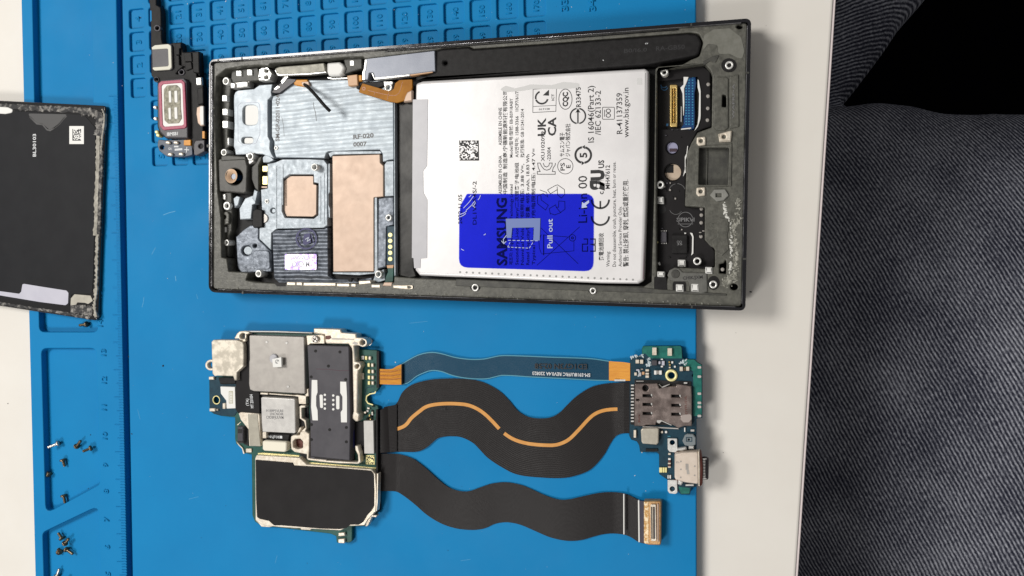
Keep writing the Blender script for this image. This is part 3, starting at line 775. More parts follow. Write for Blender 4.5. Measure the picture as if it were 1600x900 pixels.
for pk in (circ(1115, 442, 9.5, 24, ry=11), circ(1139, 102, 12, 26, ry=11), rect(1051, 439.5, 1072, 457.5, 5), rect(1077, 439.5, 1096, 457, 5), circ(742.5, 449, 8, 22, ry=5.5), circ(926, 454, 7, 22, ry=5), fil([(1022, 432), (1041, 432), (1043, 456), (1022, 455)], 3)):
    slab('pocket_shade', pk, LZ - .3, LZ + .008, M_black, phone)  # flat black shapes on the ledge imitate the shade of deep pockets
slab('dust_patch', fil([(1100, 55), (1115, 46), (1140, 44), (1158, 58), (1163, 80), (1160, 92), (1152, 90), (1140, 84), (1122, 85), (1122, 70), (1106, 68), (1098, 80)], 6), LZ - .1, LZ + .010, mat('dust_grey_patch', (.125, .125, .105), .6, col2=(.16, .16, .14), ns=6), phone)
mslab('scraped_edge', [(fil([(1098, 96), (1113, 88), (1124, 86), (1122, 90), (1118, 98), (1110, 95), (1100, 102)], 1), LZ - .1, LZ + .02, .01)], M_darkolive, phone)
slab('hole_pair', circ(546.5, 437.5, 2.8), .3, PLZ + .004, M_void, phone); slab('hole_pair', circ(556, 437.5, 2.8), .3, PLZ + .004, M_void, phone)
for (x, y, ro, ri, z) in ((352.6, 126.5, 5.2, 2.9, .62), (349.5, 238, 4.6, 2.7, .62), (390.5, 244.5, 5.6, 3.0, .60), (354, 321.5, 5.8, 2.8, .60), (353.4, 379, 4.2, 2.2, .58),
                          (403.5, 427.5, 5.0, 2.6, .60), (491, 261, 4.9, 3.6, .72), (591, 428.5, 5.4, 3.4, .60), (606.8, 340, 4.8, 2.6, .56), (416.5, 314.6, 3.2, 1.6, .52),
                          (431, 231, 3.0, 1.5, .54), (742.3, 449.3, 5.6, 3.2, LZ + .05), (926.5, 454.3, 5.2, 2.8, LZ + .05), (606.5, 136.5, 6.0, 3.4, .62),
                          (1038, 112.5, 6.2, 3.2, .66), (1139.5, 101.5, 6.6, 3.4, LZ + .05), (1031.5, 288.5, 6.2, 3.2, .62), (1089.5, 408, 6.5, 3.6, .64), (1031.5, 444.5, 6.6, 3.4, .74), (1114.5, 444.5, 6.4, 3.4, LZ + .05)):
    boss(x, y, ro, ri, .2, z, M_steel, phone, M_void)
slab('boss_web', [fil(T(0, 0, 1, (599, 127), (614, 127), (613, 133), (609, 141), (603, 141), (600, 134)), 1.2), circ(606.5, 136.5, 3.6)], .2, .58, M_steel, phone, .02)
slab('boss_web', [fil(T(0, 0, 1, (384, 240), (397, 238), (396, 252), (388, 258), (384, 252)), 1.2), circ(390.5, 244.5, 3)], .2, .56, M_lgrey, phone, .02)
mslab('dark_ducts', [(fil(T(0, 0, 1, (392, 262), (400, 254), (404, 246), (410, 243), (408, 250), (404, 258), (404, 300), (398, 294), (393, 280)), 1), .2, .5, .03)], M_darkolive, phone)
slab('round_plate', fil(T(0, 0, 1, (410, 246), (414, 242), (421, 243), (428, 250), (420, 254), (411, 254)), 1), .2, .46, M_alum, phone, .02)
for y0, y1 in ((259, 268), (275, 288.5)):
    slab('gold_contact', rect(410, y0, 418, y1, 1), .2, .44, M_palegold, phone, .01)
slab('gold_contact', rect(408.5, 291, 417.5, 293.6, .5), .2, .45, M_copper, phone, .01)
# lower clip row
for (x0, x1, y) in ((448, 461.5, 443.5), (463, 472, 443.7), (474, 524.5, 444.5), (526, 546, 445.7), (548.5, 556, 446), (580, 594, 447.4), (614, 637, 448.2)):
    slab('lower_contact', [fil([(x0, y - 3), (x1, y - 2.6), (x1, y + 2.6), (x0, y + 2.2)], .6)], .4, LZ + .02, M_beige, phone, .02)
slab('lower_contact', fil(T(0, 0, 1, (560, 439), (579, 438), (579.5, 443), (561, 445)), .6), .4, LZ + .04, M_beige, phone, .02)
slab('slotted_lug', [fil(T(0, 0, 1, (614, 445.5), (640, 445.5), (646, 448.5), (640, 452.5), (614, 450)), 2), rect(637, 447, 644, 450.4, 1)], .5, LZ + .03, M_beige, phone, .02)
slab('lower_contact', fil(T(0, 0, 1, (600, 441), (613, 441), (612, 447.5), (597, 447)), .6), .4, LZ + .02, M_copper, phone, .02)
slab('tweezer_notch', fil(T(0, 0, 1, (427, 441), (446, 442), (447, 447.5), (433, 447.5)), 1), .5, LZ + .003, M_void, phone)

# printed round seal and hologram label
ink = Ink(PLZ + .012)
ink.circle(478.5, 373, 15.6, 2.2)
ink.fill([(475, 366), (484, 364), (486, 379), (477, 383), (473, 381)])
ink.text('SAP', (470.5, 381), (469.5, 366), 5, bold=.01); ink.line([(486, 366), (490, 380)], 1.4); ink.line([(481, 362), (487, 361)], 1)
ink.build('inspection_stamp', M_inkblue, phone)
ink = Ink(PLZ + .014, .002); ink.line([(477, 374), (482, 371), (480, 377), (485, 374)], 1.1); ink.build('stamp_bolt', M_alum, phone)
holo = bpy.data.materials.new('violet_hologram_label'); holo.use_nodes = True
nt = holo.node_tree; b_ = nt.nodes['Principled BSDF']; b_.inputs['Roughness'].default_value = .35; b_.inputs['Metallic'].default_value = .3
tc = nt.nodes.new('ShaderNodeTexCoord'); vz = nt.nodes.new('ShaderNodeTexNoise'); vz.inputs['Scale'].default_value = 9; vz.inputs['Detail'].default_value = 6
rp = nt.nodes.new('ShaderNodeValToRGB'); rp.color_ramp.elements[0].position = .36; rp.color_ramp.elements[0].color = (.30, .20, .66, 1); rp.color_ramp.elements[1].position = .62; rp.color_ramp.elements[1].color = (.85, .80, .78, 1)
nt.links.new(tc.outputs['Object'], vz.inputs['Vector']); nt.links.new(vz.outputs['Fac'], rp.inputs[0]); nt.links.new(rp.outputs[0], b_.inputs['Base Color'])
hl = slab('hologram_label', rect(445, 397, 494.5, 421.5, 2), PLZ - .02, PLZ + .016, holo, phone)
ink = Ink(PLZ + .016, .002); ink.text('OXXM', (456, 417), (484, 417), 8, bold=.02); ink.text('YWWUX', (452, 406), (487, 406), 5, bold=.02); ink.build('lettering', M_lilac, hl)

# upper edge modules
M_bracket = mat('worn_olive_metal', (.20, .195, .165), .5, metal=.3, col2=(.32, .31, .265), ns=4, bump=.2, bs=20)
slab('antenna_bracket', fil(tile(320, 80, (1100, 265), (1160, 240), (1600, 205)) + tile(480, 80, (0, 205), (260, 180), (290, 320), (0, 355)) + tile(320, 80, (1600, 355), (1150, 375), (1115, 330)), 1.5), .3, .62, M_bracket, phone, .03)
mslab('bracket_edge', [(tile(320, 80, (1100, 270), (1125, 340), (1170, 362), (1600, 345)) + tile(480, 80, (0, 345), (290, 318), (292, 335), (0, 366)) + tile(320, 80, (1600, 366), (1140, 382), (1095, 310)), .5, .64, .01)], M_steel, phone)
slab('white_adhesive_blob', fil(tile(480, 80, (305, 180), (500, 165), (550, 200), (580, 250), (550, 340), (500, 380), (330, 385), (305, 320)), 3), .3, .66, M_white, phone, .06)
slab('black_divider', fil(tile(480, 80, (560, 120), (640, 100), (860, 90), (860, 270), (640, 340), (560, 370), (590, 260)), 2), .2, .55, M_darkolive, phone, .04)
mslab('wire_clip', [(T(0, 0, 1, (512, 120), (520, 122), (543, 121), (543, 123), (519, 124), (511, 122)), .45, .56, .01)], M_steel, phone)
mod = slab('pen_coil_module', [fil(T(0, 0, 1, (570.5, 91.3), (679.5, 78.6), (680.5, 111.3), (586, 124), (583, 114), (577, 114), (575, 124.8), (567, 125.5), (566, 114), (569, 108)), 1)], .3, .70, M_bluegrey, phone, .025)
mslab('metal_rim', [(T(0, 0, 1, (570, 93), (573, 93), (572, 108), (570, 112), (570, 124.5), (566, 125), (566, 113), (568.5, 107)), .5, .715, .01),
                    (T(0, 0, 1, (585, 121.5), (640, 116), (640, 118.5), (585, 124.5), (580.5, 115), (582.5, 113.5)), .5, .715, .01)], M_steel, mod)
mslab('copper_edge', [(T(0, 0, 1, (628, 117.5), (676, 111.5), (676, 113.5), (628, 120)), .5, .69, .01)], M_tan, mod)
tube = slab('stylus_housing', [fil(T(0, 0, 1, (681.5, 79), (691, 76.3), (732, 73.2), (739, 76.8), (860, 68.2), (1000, 57.5), (1075, 51.9, 8), (1090, 53, 10), (1097, 66, 10), (1091, 86, 10), (1014, 100.8), (860, 112.3), (660, 123.5), (645, 124.5), (681, 112)), 3), circ(695.5, 98, 2.8)], .25, .74, M_black, phone, .06, 2)
ink = Ink(.74, .003); ink.text('B0/I6.0', (975, 82.5), (1011, 80.5), 6, bold=.012); ink.build('moulded_lettering', M_ink, tube); ink = Ink(.74, .003); ink.text('RA-GB50', (1025, 79.5), (1070, 76.5), 7, bold=.015); ink.build('moulded_lettering', M_inkgrey if False else M_ink, tube)
ink = Ink(.74, .004); ink.line([(1008, 69), (1010, 67)], .8); ink.line([(1010.5, 69), (1012.5, 67)], .8); ink.line([(942, 93.5), (943, 95)], 1.2); ink.build('scratches', M_inkwhite, tube)
# amber flex and small parts near it
M_amberd = mat('dark_amber_flex', (.30, .115, .010), .55, spec=.2, col2=(.38, .16, .016), ns=3, bump=.15, bs=12)
fx = slab('amber_flex', fil(tile(480, 80, (860, 500), (1290, 625), (1350, 590), (1375, 500), (1440, 450), (1640, 440), (1640, 560), (1600, 720), (1500, 775), (1400, 805), (1290, 790), (800, 640)), 1.5), .60, .68, M_amberd, phone, .01)
ink = Ink(.68, .003)
ink.line(fil(tile(480, 80, (950, 610), (1080, 640), (1290, 690), (1400, 690), (1450, 640), (1490, 480)), 3)[::1], .9) if False else None
ink.line(tile(480, 80, (950, 612), (1080, 645), (1290, 690), (1380, 692), (1430, 660), (1460, 600), (1490, 480)), .8)
ink.line(tile(480, 80, (1065, 640), (1040, 690)), .5); ink.line(tile(480, 80, (1280, 640), (1250, 760)), .7)
ink.circle(568.5, 138.5, 2.2, 1.4); ink.build('traces', mat('amber_trace', (.30, .085, .012), .4), fx)
slab('flex_fold', fil(tile(480, 80, (1530, 700), (1560, 640), (1640, 600), (1640, 780), (1500, 800)), 1), .55, .70, M_copper, phone, .03)
slab('tan_tab', fil(tile(480, 80, (620, 380), (780, 360), (790, 530), (640, 545)), 1), .45, .66, M_tan, phone, .02)
slab('tan_tab', fil(tile(480, 80, (790, 375), (850, 370), (855, 460), (790, 480)), .6), .45, .60, M_orange, phone, .02)
slab('black_cushion', fil(tile(480, 80, (780, 500), (860, 480), (1190, 470), (1200, 540), (1100, 590), (850, 520), (800, 600), (760, 580)), 1.5), .45, .59, M_black, phone, .03)
mslab('soldered_lead', [(fil(tile(320, 80, (1370, 470), (1420, 440), (1600, 440)) + tile(480, 80, (20, 500), (0, 560)) + tile(320, 80, (1540, 555), (1400, 530)), .8), .45, .58, .03)], M_orange, phone)
slab('black_flex', fil(tile(320, 80, (1040, 640), (1180, 500), (1240, 440), (1330, 430), (1430, 440), (1400, 480), (1170, 650), (1090, 655)), .8), .5, .60, M_slate, phone, .01)
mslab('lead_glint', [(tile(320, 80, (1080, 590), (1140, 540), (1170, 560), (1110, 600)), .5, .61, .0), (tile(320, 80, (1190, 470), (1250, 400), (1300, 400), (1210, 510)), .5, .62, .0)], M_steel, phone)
# loose black wire that stands up from the plate
def wire(name, pts, r, m, parent):
    c = bpy.data.curves.new('w', 'CURVE'); c.dimensions = '3D'; c.bevel_depth = r; c.bevel_resolution = 3; c.resolution_u = 8; c.use_fill_caps = True
    s = c.splines.new('BEZIER'); s.bezier_points.add(len(pts) - 1)
    for b, p in zip(s.bezier_points, pts):
        b.co = p; b.handle_left_type = b.handle_right_type = 'AUTO'
    o = bpy.data.objects.new('w', c); me = bpy.data.meshes.new_from_object(o); bpy.data.objects.remove(o)
    for p in me.polygons: p.use_smooth = True
    return link(name, me, m, parent)

slab('wire_root', fil([(470, 128), (482, 127), (484, 134), (473, 135)], 1), .5, .60, M_copper, phone, .02)
wire('loose_black_lead', [P(476, 132, .56), P(484, 139, .80), P(496, 152, 1.0), P(508, 166, 1.05), P(516, 174, .95)], .055, M_black, phone)
# ---- battery bay surroundings and lower board
slab('bay_floor', fil(T(0, 0, 1, (616, 127), (650, 124), (1010, 103), (1024, 108), (1019, 446), (655, 436), (617, 434)), 2), .2, .30, M_void, phone)
slab('crumpled_film', fil(T(0, 0, 1, (621, 158), (646, 158), (646, 420), (650, 432), (640, 434), (622, 430)), 1), .28, .48, M_crumple, phone, .02)
slab('bay_wall', fil(T(0, 0, 1, (615.3, 160), (616.8, 160), (618, 430), (616, 432)), .3), .2, .64, M_alum, phone, .01)
slab('lower_board', [fil(T(0, 0, 1, (1026.5, 107), (1060, 103), (1098, 102), (1110, 112), (1112, 198), (1090, 205), (1072, 240), (1071, 323), (1101, 324), (1101.5, 375), (1112, 384), (1117, 392), (1117, 416), (1105, 421),
                        (1062, 419), (1046, 424), (1042, 452), (1027, 452)), 2), circ(1050.5, 231, 9.8, 24), circ(1051.5, 269, 13.5, 28), fil(T(1020, 90, 10, (60, 360), (720, 280), (730, 1120), (640, 1150), (50, 1140)), 3)], .2, .46, M_blacksoft, phone, .03)
# display connector pocket
slab('pocket_floor', fil(T(1020, 90, 10, (55, 350), (730, 270), (740, 1130), (640, 1160), (45, 1150)), 3), .2, .30, M_void, phone)
cn = slab('display_connector', [rect(1046.5, 132, 1058.2, 198, 2), rect(1050.2, 138, 1051.8, 192, .5), rect(1053.6, 138, 1055.4, 192, .5)], .28, .44, M_gold, phone, .02)
slab('insulator', rect(1048, 134, 1057, 196, 1), .27, .36, M_black, cn)
bf = slab('blue_display_flex', fil(T(1020, 90, 10, (480, 260), (670, 270), (680, 400), (655, 560), (660, 900), (650, 1100), (600, 1140), (430, 1110), (480, 1040), (485, 700), (450, 520), (430, 450), (500, 400)), 1.5), .3, .43, mat('deep_blue_flex', (.004, .045, .16), .2, coat=.6, bump=.6, bs=6), phone, .03)
ink = Ink(.43, .004)
for i in range(18):
    for j, x in enumerate((1071, 1075.4, 1081)): 
        ink.fill([(x, 120 + i * 4.3), (x + 2.3, 120 + i * 4.3), (x + 2.3, 122 + i * 4.3), (x, 122 + i * 4.3)])
ink.build('flex_pads', mat('blue_pads', (.03, .22, .38), .4), bf)
mslab('painted_edge_gloss', [(T(1020, 90, 10, (480, 300), (560, 300), (540, 360), (490, 480), (495, 700), (485, 900), (475, 900), (465, 560), (430, 470), (480, 420)), .4, .47, .01),
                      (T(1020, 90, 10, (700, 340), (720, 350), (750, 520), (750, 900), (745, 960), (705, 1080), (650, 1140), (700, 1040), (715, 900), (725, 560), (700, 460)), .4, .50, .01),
                      (T(1020, 90, 10, (440, 1110), (600, 1090), (600, 1110), (440, 1125)), .4, .48, .01), (T(1020, 90, 10, (440, 760), (448, 760), (448, 1000), (438, 1000)), .36, .45, .01)], M_white, bf)  # white slivers painted in as highlights along the flex
ink = Ink(.30, .004); ink.circle(1037.5, 132, 5, 1.2, 180, 330); ink.build('blue_marking', mat('blue_marking_ink', (.03, .14, .32), .5), phone); ink = Ink(.30, .004); ink.circle(1038, 136, 5, 1.2, 180, 350); ink.build('blue_marking', MATS['blue_marking_ink'], phone); ink = Ink(.30, .004); ink.text('1', (1041, 197), (1044, 197), 4); ink.build('blue_marking', MATS['blue_marking_ink'], phone)
slab('camera_glass', circ(1050.5, 231, 9), .25, .36, mat('lilac_glass', (.32, .32, .46), .15, coat=.5), phone, .01)
slab('camera_glass', rect(1046, 232, 1058, 237, .5), .3, .375, mat('dark_plum', (.05, .03, .045), .4), phone, .005)
slab('motor_face', circ(1051.5, 269, 13), .25, .34, mat('tan_motor', (.46, .36, .27), .5, col2=(.52, .42, .32), ns=4), phone, .01)
slab('motor_square', rect(1037, 257.5, 1052, 270, .5), .25, .36, M_black, phone, .01)
for (x, y) in ((1106.7, 131.5), (1106.3, 150), (1106, 169), (1105.5, 187.5), (1079, 282), (1096, 326), (1096, 336), (1095.7, 348), (1095.3, 369.5), (1129, 421)):
    slab('heat_stake', circ(x, y, 3.1, 14), .4, .50 if x < 1110 else .74, M_grey, phone, .02)
for (x0, y0, x1, y1) in ((1026.5, 307, 1037, 318.5), (1059, 405.5, 1071, 417), (1027, 424, 1038, 433), (1102, 417, 1113, 428), (1056, 444, 1068, 456), (1080, 443, 1092, 456)):
    slab('contact_block', fil([(x0, y0), (x1, y0 + .4), (x1 + .4, y1), (x0, y1 - .4)], 1), .4, (.58 if y0 < 410 else .80), M_white, phone, .04)
for (x, y) in ((1094.5, 220, ), (1094, 299)):
    o = slab('screw_lug', [fil([(x - 6, y - 6), (x + 8, y - 7), (x + 8, y + 6.5), (x - 3, y + 8), (x - 6.5, y + 4)], 2.5), circ(x + .8, y, 3)], .4, .80, M_beige, phone, .03)
slab('screw_lug', [fil(T(1020, 180, 10, (1020, 290), (1200, 240), (1240, 240), (1220, 410), (1040, 420)), 1), circ(1131, 213.5, 3.2)], .4, .81, M_beige, phone, .03)
# moulded speaker box details on the olive area
slab('acoustic_cover', [fil(T(1020, 90, 10, (965, 350), (1010, 300), (1120, 300), (1180, 320), (1180, 1100), (1120, 1140), (990, 1130), (950, 1080)), 2.5), fil(T(1020, 90, 10, (1085, 575), (1145, 580), (1150, 775), (1080, 770)), 2)], .6, LZ + .035, M_olive, phone, .02)
slab('acoustic_cover', fil(T(1020, 90, 10, (1200, 300), (1340, 260), (1350, 1080), (1200, 1110)), 1.5), .6, LZ + .03, M_olive, phone, .02)
ink = Ink(LZ + .035); ink.text('WAFRF•A', (1147.5, 185), (1148, 131), 3.6, bold=.01); ink.build('moulded_code', M_inkgrey, phone)
slab('speaker_recess', fil(T(1020, 180, 10, (715, 495), (1195, 495), (1180, 1100), (705, 1095)), 2), .3, .50, M_darkolive, phone, .02)
mslab('recess_rib', [(T(1020, 180, 10, (845, 520), (858, 520), (848, 1090), (835, 1090)), .4, .54, .01), (T(1020, 180, 10, (960, 480), (1150, 460), (1170, 480), (970, 500)), .5, .70, .01)], M_olive, phone)
slab('wall_frame', [fil(T(1020, 180, 10, (670, 560), (715, 480), (1195, 450), (1240, 420), (1230, 1110), (700, 1120), (655, 1080)), 1.5), fil(T(1020, 180, 10, (725, 505), (1190, 505), (1172, 1085), (712, 1085)), 2)], .6, LZ + .03, M_olive, phone, .02)
slab('wall_frame', fil(T(1020, 260, 10, (580, 330), (650, 260), (670, 260), (690, 470), (840, 480), (840, 590), (560, 610), (510, 600), (560, 500)), 1.5), .4, .62, M_olive, phone, .03)
hexo = slab('hex_plug', [fil(T(1020, 260, 10, (890, 450), (960, 360), (1130, 355), (1190, 450), (1110, 530), (1000, 550)), 2), rect(1118.5, 302, 1127.5, 307.8, .6)], .6, LZ + .05, mat('grey_rubber', (.19, .19, .175), .6, col2=(.23, .23, .21), ns=6, bump=.3), phone, .02)
slab('cable_channel', [fil(T(1020, 260, 10, (815, 640), (1000, 600), (1090, 620), (1120, 780), (1000, 850), (990, 900), (900, 910), (890, 990), (1000, 990), (1000, 1100), (930, 1180), (830, 1150), (812, 1000)), 2)], .5, LZ - .03, mat('grey_moulding', (.13, .13, .12), .55, col2=(.19, .19, .175), ns=5, bump=.25), phone, .02)
M_keyg = mat('grey_moulded_plastic', (.085, .085, .078), .5, col2=(.12, .12, .11), ns=5, bump=.25)
slab('key_shape', fil(T(1020, 340, 10, (890, 130), (920, 90), (1000, 80), (1040, 0), (1180, 10), (1190, 180), (1170, 260), (1190, 500), (1080, 600), (1000, 560), (930, 440), (920, 350), (1000, 300), (1000, 190), (920, 180)), 2), .6, LZ + .02, M_olive, phone, .02)
slab('key_shape', [fil(T(1020, 400, 10, (225, 300), (260, 220), (340, 180), (410, 190), (470, 250), (850, 260), (860, 560), (760, 590), (590, 570), (560, 400), (330, 400), (260, 380)), 2.5)], .4, LZ + .035, M_keyg, phone, .03)
slab('key_shape', circ(1055.5, 428, 7.2), .4, LZ + .045, M_darkolive, phone, .02)
ink = Ink(LZ + .035); ink.text('CHIK/JXM', (1067, 437), (1098, 435), 5, bold=.015); ink.build('moulded_code', M_ink, phone)
# board detail: chips, drain shape, seal
ch = slab('chip', rect(1049, 367, 1074, 396, 1), .4, .56, M_black, phone, .02)
ink = Ink(.56); ink.circle(1059.5, 378, 1.6, .6); ink.circle(1063.5, 378, 1.6, .6); ink.text('35', (1058, 383), (1066, 383), 3); ink.build('chip_marking', M_inkgrey, ch)
slab('chip', rect(1032, 362, 1042, 379, .6), .4, .53, M_slate, phone, .02)
mslab('chip_pins', [(rect(x, y, x + 1, y + 1.6), .4, .50) for x in (1033, 1035.5, 1038, 1040.5) for y in (360, 379.4)], M_lgrey, phone, True)
mslab('solder_bead', [(circ(1026.4, 378.5, 1.9, 12), .4, .52, .02)], M_palegold, phone)
mslab('painted_edge_gloss', [(T(1020, 340, 10, (580, 235), (620, 240), (640, 300), (635, 560), (600, 590), (610, 540), (615, 300)), .4, .50, .01), (T(1020, 340, 10, (490, 235), (525, 235), (520, 255), (495, 255)), .4, .5, .01),
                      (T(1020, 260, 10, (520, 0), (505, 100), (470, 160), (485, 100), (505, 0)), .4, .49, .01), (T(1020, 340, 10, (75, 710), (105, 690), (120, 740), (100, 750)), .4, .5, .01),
                      (T(1020, 260, 10, (550, 330), (555, 380), (535, 400)), .4, .49, 0), (T(1020, 180, 10, (540, 480), (550, 480), (535, 620), (510, 700), (515, 900), (500, 900), (500, 650), (525, 600)), .4, .49, 0)], M_white, phone)  # white slivers imitate glints on the black board
ink = Ink(.46); ink.circle(1071, 343, 11.5, .8); ink.text('SIPIKVI', (1057, 346), (1085, 346), 6, bold=.02); ink.line([(1059, 350), (1083, 350)], .7); ink.circle(1058, 300, 13, .6, 20, 160); ink.circle(1056, 325, 10, .5, 200, 330); ink.build('debossed_seal', M_inkgrey, phone)
slab('round_recess', circ(1035, 327, 6), .4, .463, M_void, phone)
# torn adhesive along the right rim
def crumbs(name, region, n, z, r0, r1, m, parent, seed):
    rnd = random.Random(seed); bm = bmesh.new()
    for _ in range(n):
        x, y = region(rnd); q = P(x, y, z); r = rnd.uniform(r0, r1)
        mtx = Matrix.Translation((q.x, q.y, z + r * .15)) @ Matrix.Rotation(rnd.uniform(0, pi), 4, 'Z') @ Matrix.Diagonal((r * rnd.uniform(.6, 2.0), r * rnd.uniform(.6, 1.2), r * .6, 1))
        bmesh.ops.create_icosphere(bm, subdivisions=1, radius=1, matrix=mtx)
    for v in bm.verts: v.co += Vector((mnoise.noise(v.co * 40), mnoise.noise(v.co * 40 + Vector((5, 5, 5))), 0)) * .012
    me = bpy.data.meshes.new(name); bm.to_mesh(me); bm.free(); return link(name, me, m, parent)
def strip(pts, w):
    def f(rnd):
        t = rnd.random() * (len(pts) - 1); i = int(t); u = t - i
        a, b = pts[i], pts[i + 1]
        return a[0] + (b[0] - a[0]) * u + rnd.gauss(0, w), a[1] + (b[1] - a[1]) * u + rnd.gauss(0, w)
    return f
M_resid = mat('pale_adhesive_residue', (.12, .12, .10), .6, col2=(.36, .355, .31), ns=9, bump=.8, bs=20)
M_resid2 = mat('white_adhesive_residue', (.40, .40, .37), .6, col2=(.68, .68, .64), ns=9)
tag(crumbs('adhesive_residue', strip([(1146, 345), (1148, 380), (1151, 400), (1149, 425), (1138, 437), (1132, 444), (1150, 434)], 2.6), 380, LZ - .005, .010, .034, M_resid, phone, 3), kind='stuff')
tag(crumbs('white_residue', strip([(1131, 316), (1133, 335), (1141, 347), (1142.5, 385), (1142, 410), (1140, 428)], .8), 90, LZ + .0, .012, .034, M_resid2, phone, 4), kind='stuff')
tag(crumbs('adhesive_residue', strip([(1153, 312), (1154, 318), (1153, 340), (1154, 350)], 1.6), 60, LZ + .005, .01, .04, M_resid, phone, 5), kind='stuff')
tag(crumbs('edge_dust', lambda r: (r.uniform(345, 1150), 0) if False else (lambda x: (x, 96.5 - (x - 326) * .0756 + r.gauss(0, .8)))(r.uniform(345, 1150)), 90, LZ + .01, .008, .025, M_resid, phone, 6), kind='stuff')
tag(crumbs('edge_dust', lambda r: (lambda x: (x, 449.5 + (x - 325) * .0334 + r.gauss(0, 1.5)))(r.uniform(340, 1140)), 120, LZ + .01, .008, .024, M_resid, phone, 8), kind='stuff')
tag(crumbs('edge_dust', lambda r: (r.gauss(333, .8), r.uniform(150, 330)), 30, LZ + .01, .008, .03, M_resid, phone, 9), kind='stuff')

rnd = random.Random(21)
for i in range(34):
    x = rnd.uniform(1028, 1098); y = rnd.choice([rnd.uniform(290, 322), rnd.uniform(352, 366), rnd.uniform(396, 404), rnd.uniform(200, 216), rnd.uniform(282, 300)])
    if x > 1066 and y < 322: continue
    slab('tiny_component', rect(x, y, x + rnd.uniform(1.5, 4), y + rnd.uniform(1.2, 3), .4), .4, .46 + rnd.uniform(.02, .05), rnd.choice([M_black, M_slate, M_black, M_grey, M_void]), phone, .006)
# ------------------------------------------------------------------ battery
BZ = 0.72
bc = P(828, 275, .3)
battery = empty('phone_battery', (bc.x, bc.y, .30), 'silver foil battery with printed markings and a blue pull-out film, inside the phone frame', 'battery')
bpoly = fil([(649, 130, 6), (660, 126, 2), (1008, 106.5, 5), (1013.5, 111, 3), (1012, 250, 0), (1006, 438, 6), (997, 443.5, 4), (940, 443, 0), (655, 430.5, 4), (648, 422, 4), (645, 300, 0)], n=5)
slab('foil_cell', bpoly, .30, BZ, M_foil, battery, .10, 4)
slab('end_seam', fil([(1008.5, 112), (1013, 114), (1006, 436), (1000, 438)], 1), .5, BZ - .02, mat('plum_foil_edge', (.44, .34, .38), .35, metal=.3), battery, .04)
slab('release_film', fil(T(0, 0, 1, (645, 155.5), (668.5, 155), (667, 259), (661, 267), (661.5, 301), (667.5, 312), (667, 403), (657, 404), (656.5, 419), (647, 419), (646, 403), (643.5, 403)), .8), BZ - .03, BZ + .012, M_filmgrey, battery)
slab('tear_patch', fil(T(0, 0, 1, (780, 140), (790, 134), (805, 138), (830, 132), (862, 133), (880, 128), (905, 130), (905, 137), (880, 139), (835, 139), (815, 142), (790, 144)), 3), BZ - .03, BZ + .004, mat('dull_tape_trace', (.60, .60, .60), .6), battery)
slab('tear_patch', rect(995, 122, 1003, 132, 1), BZ - .03, BZ + .003, MATS['dull_tape_trace'], battery)
ink = Ink(BZ)
t = ink.text
t('SAMSUNG', (792, 415), (791.5, 309), 15.5, bold=.035)
t('ASSEMBLED IN CHINA', (784, 303), (784, 243), 5); t('ASSEMBLE EN CHINE', (784, 227), (784, 168), 5)
t('中国制造  制造商:宁德新能源科技有限公司', (792, 303), (792, 141), 5.2)
t('제조자: Ningde Amperex Technology Limited', (801, 414), (801, 288), 4.6); t('Model/型号/型號: EB-BS918ABY', (801, 246), (801, 153.5), 4.6)
t('Secondary Li-ion Battery/二次锂离子电池组', (810, 414), (810, 254), 4.8); t('A/S연락처: 1588-3366   1ICP7/61/72', (810, 246), (810, 139), 4.8)
t('Nominal Voltage/标称电压: 3.88 V=, ', (818.5, 414), (818.5, 256), 4.8); t('执行标准: GB 31241-2014', (818.5, 246), (818.5, 170), 4.8)
t('Rated Capacity/額定容量: 4855 mAh, 18.83 Wh', (827, 414), (827, 241), 4.8)
t('Typical Capacity/充电限制电压: 4.47 V=', (836, 414), (836, 232), 4.8)
t('2022.11.05', (722, 350), (722, 304), 6); t('DL1WA4S/-2', (744.5, 351), (744.5, 283), 6)
# 2D dot field
rnd = random.Random(11)
qx = lambda u, v: (717.5 + u * 30.5 + v * .6, 219.5 + v * 31.5)
for i in range(18):
    for j in range(18):
        on = (i == 17) or (j == 17) or (j == 0 and i % 2 == 0) or (i == 0 and j % 2 == 1) or rnd.random() < .48
        if on:
            a_ = qx(i / 18, j / 18); c_ = qx((i + 1) / 18, (j + 1) / 18)
            ink._face([P(a_[0], a_[1], BZ), P(a_[0], c_[1], BZ), P(c_[0], c_[1], BZ), P(c_[0], a_[1], BZ)])
# certification marks
L_ = ink.line; C_ = ink.circle
L_([(833, 139.5), (869.5, 137.2), (868.5, 174), (832.5, 175.8)], .8, True); L_([(832.5, 166.5), (868.8, 164.6)], .7)
C_(846.5, 152.5, 9.5, 2.6, 30 + 80, 195 + 0); C_(846.5, 152.5, 9.5, 2.6, 200, 345)
ink.fill([(848, 149), (857.8, 140), (857.8, 149.5)]); t('ICT', (866, 157), (865.8, 146.5), 4, bold=.02); t('017128', (842, 172.3), (859, 171.5), 2.6)
t('UK', (852.6, 212), (852.6, 184), 12.4, bold=.03); t('CA', (868.6, 212), (868.6, 183), 12.4, bold=.03)
C_(883.5, 155, 10.3, 1, ry=15.8); t('CQC', (887.3, 166.3), (887.3, 143.8), 8, bold=.045)
t('R33475', (907.6, 167), (907.2, 136), 7.4)
C_(903, 181.2, 11.8, 2.3, 100, 260); C_(903, 181.2, 11.8, 2.3, -80, 80)
L_([(903, 193), (903, 172)], 2.2); ink.fill([(903, 169), (907, 176.5), (903, 174.5), (899, 176.5)])
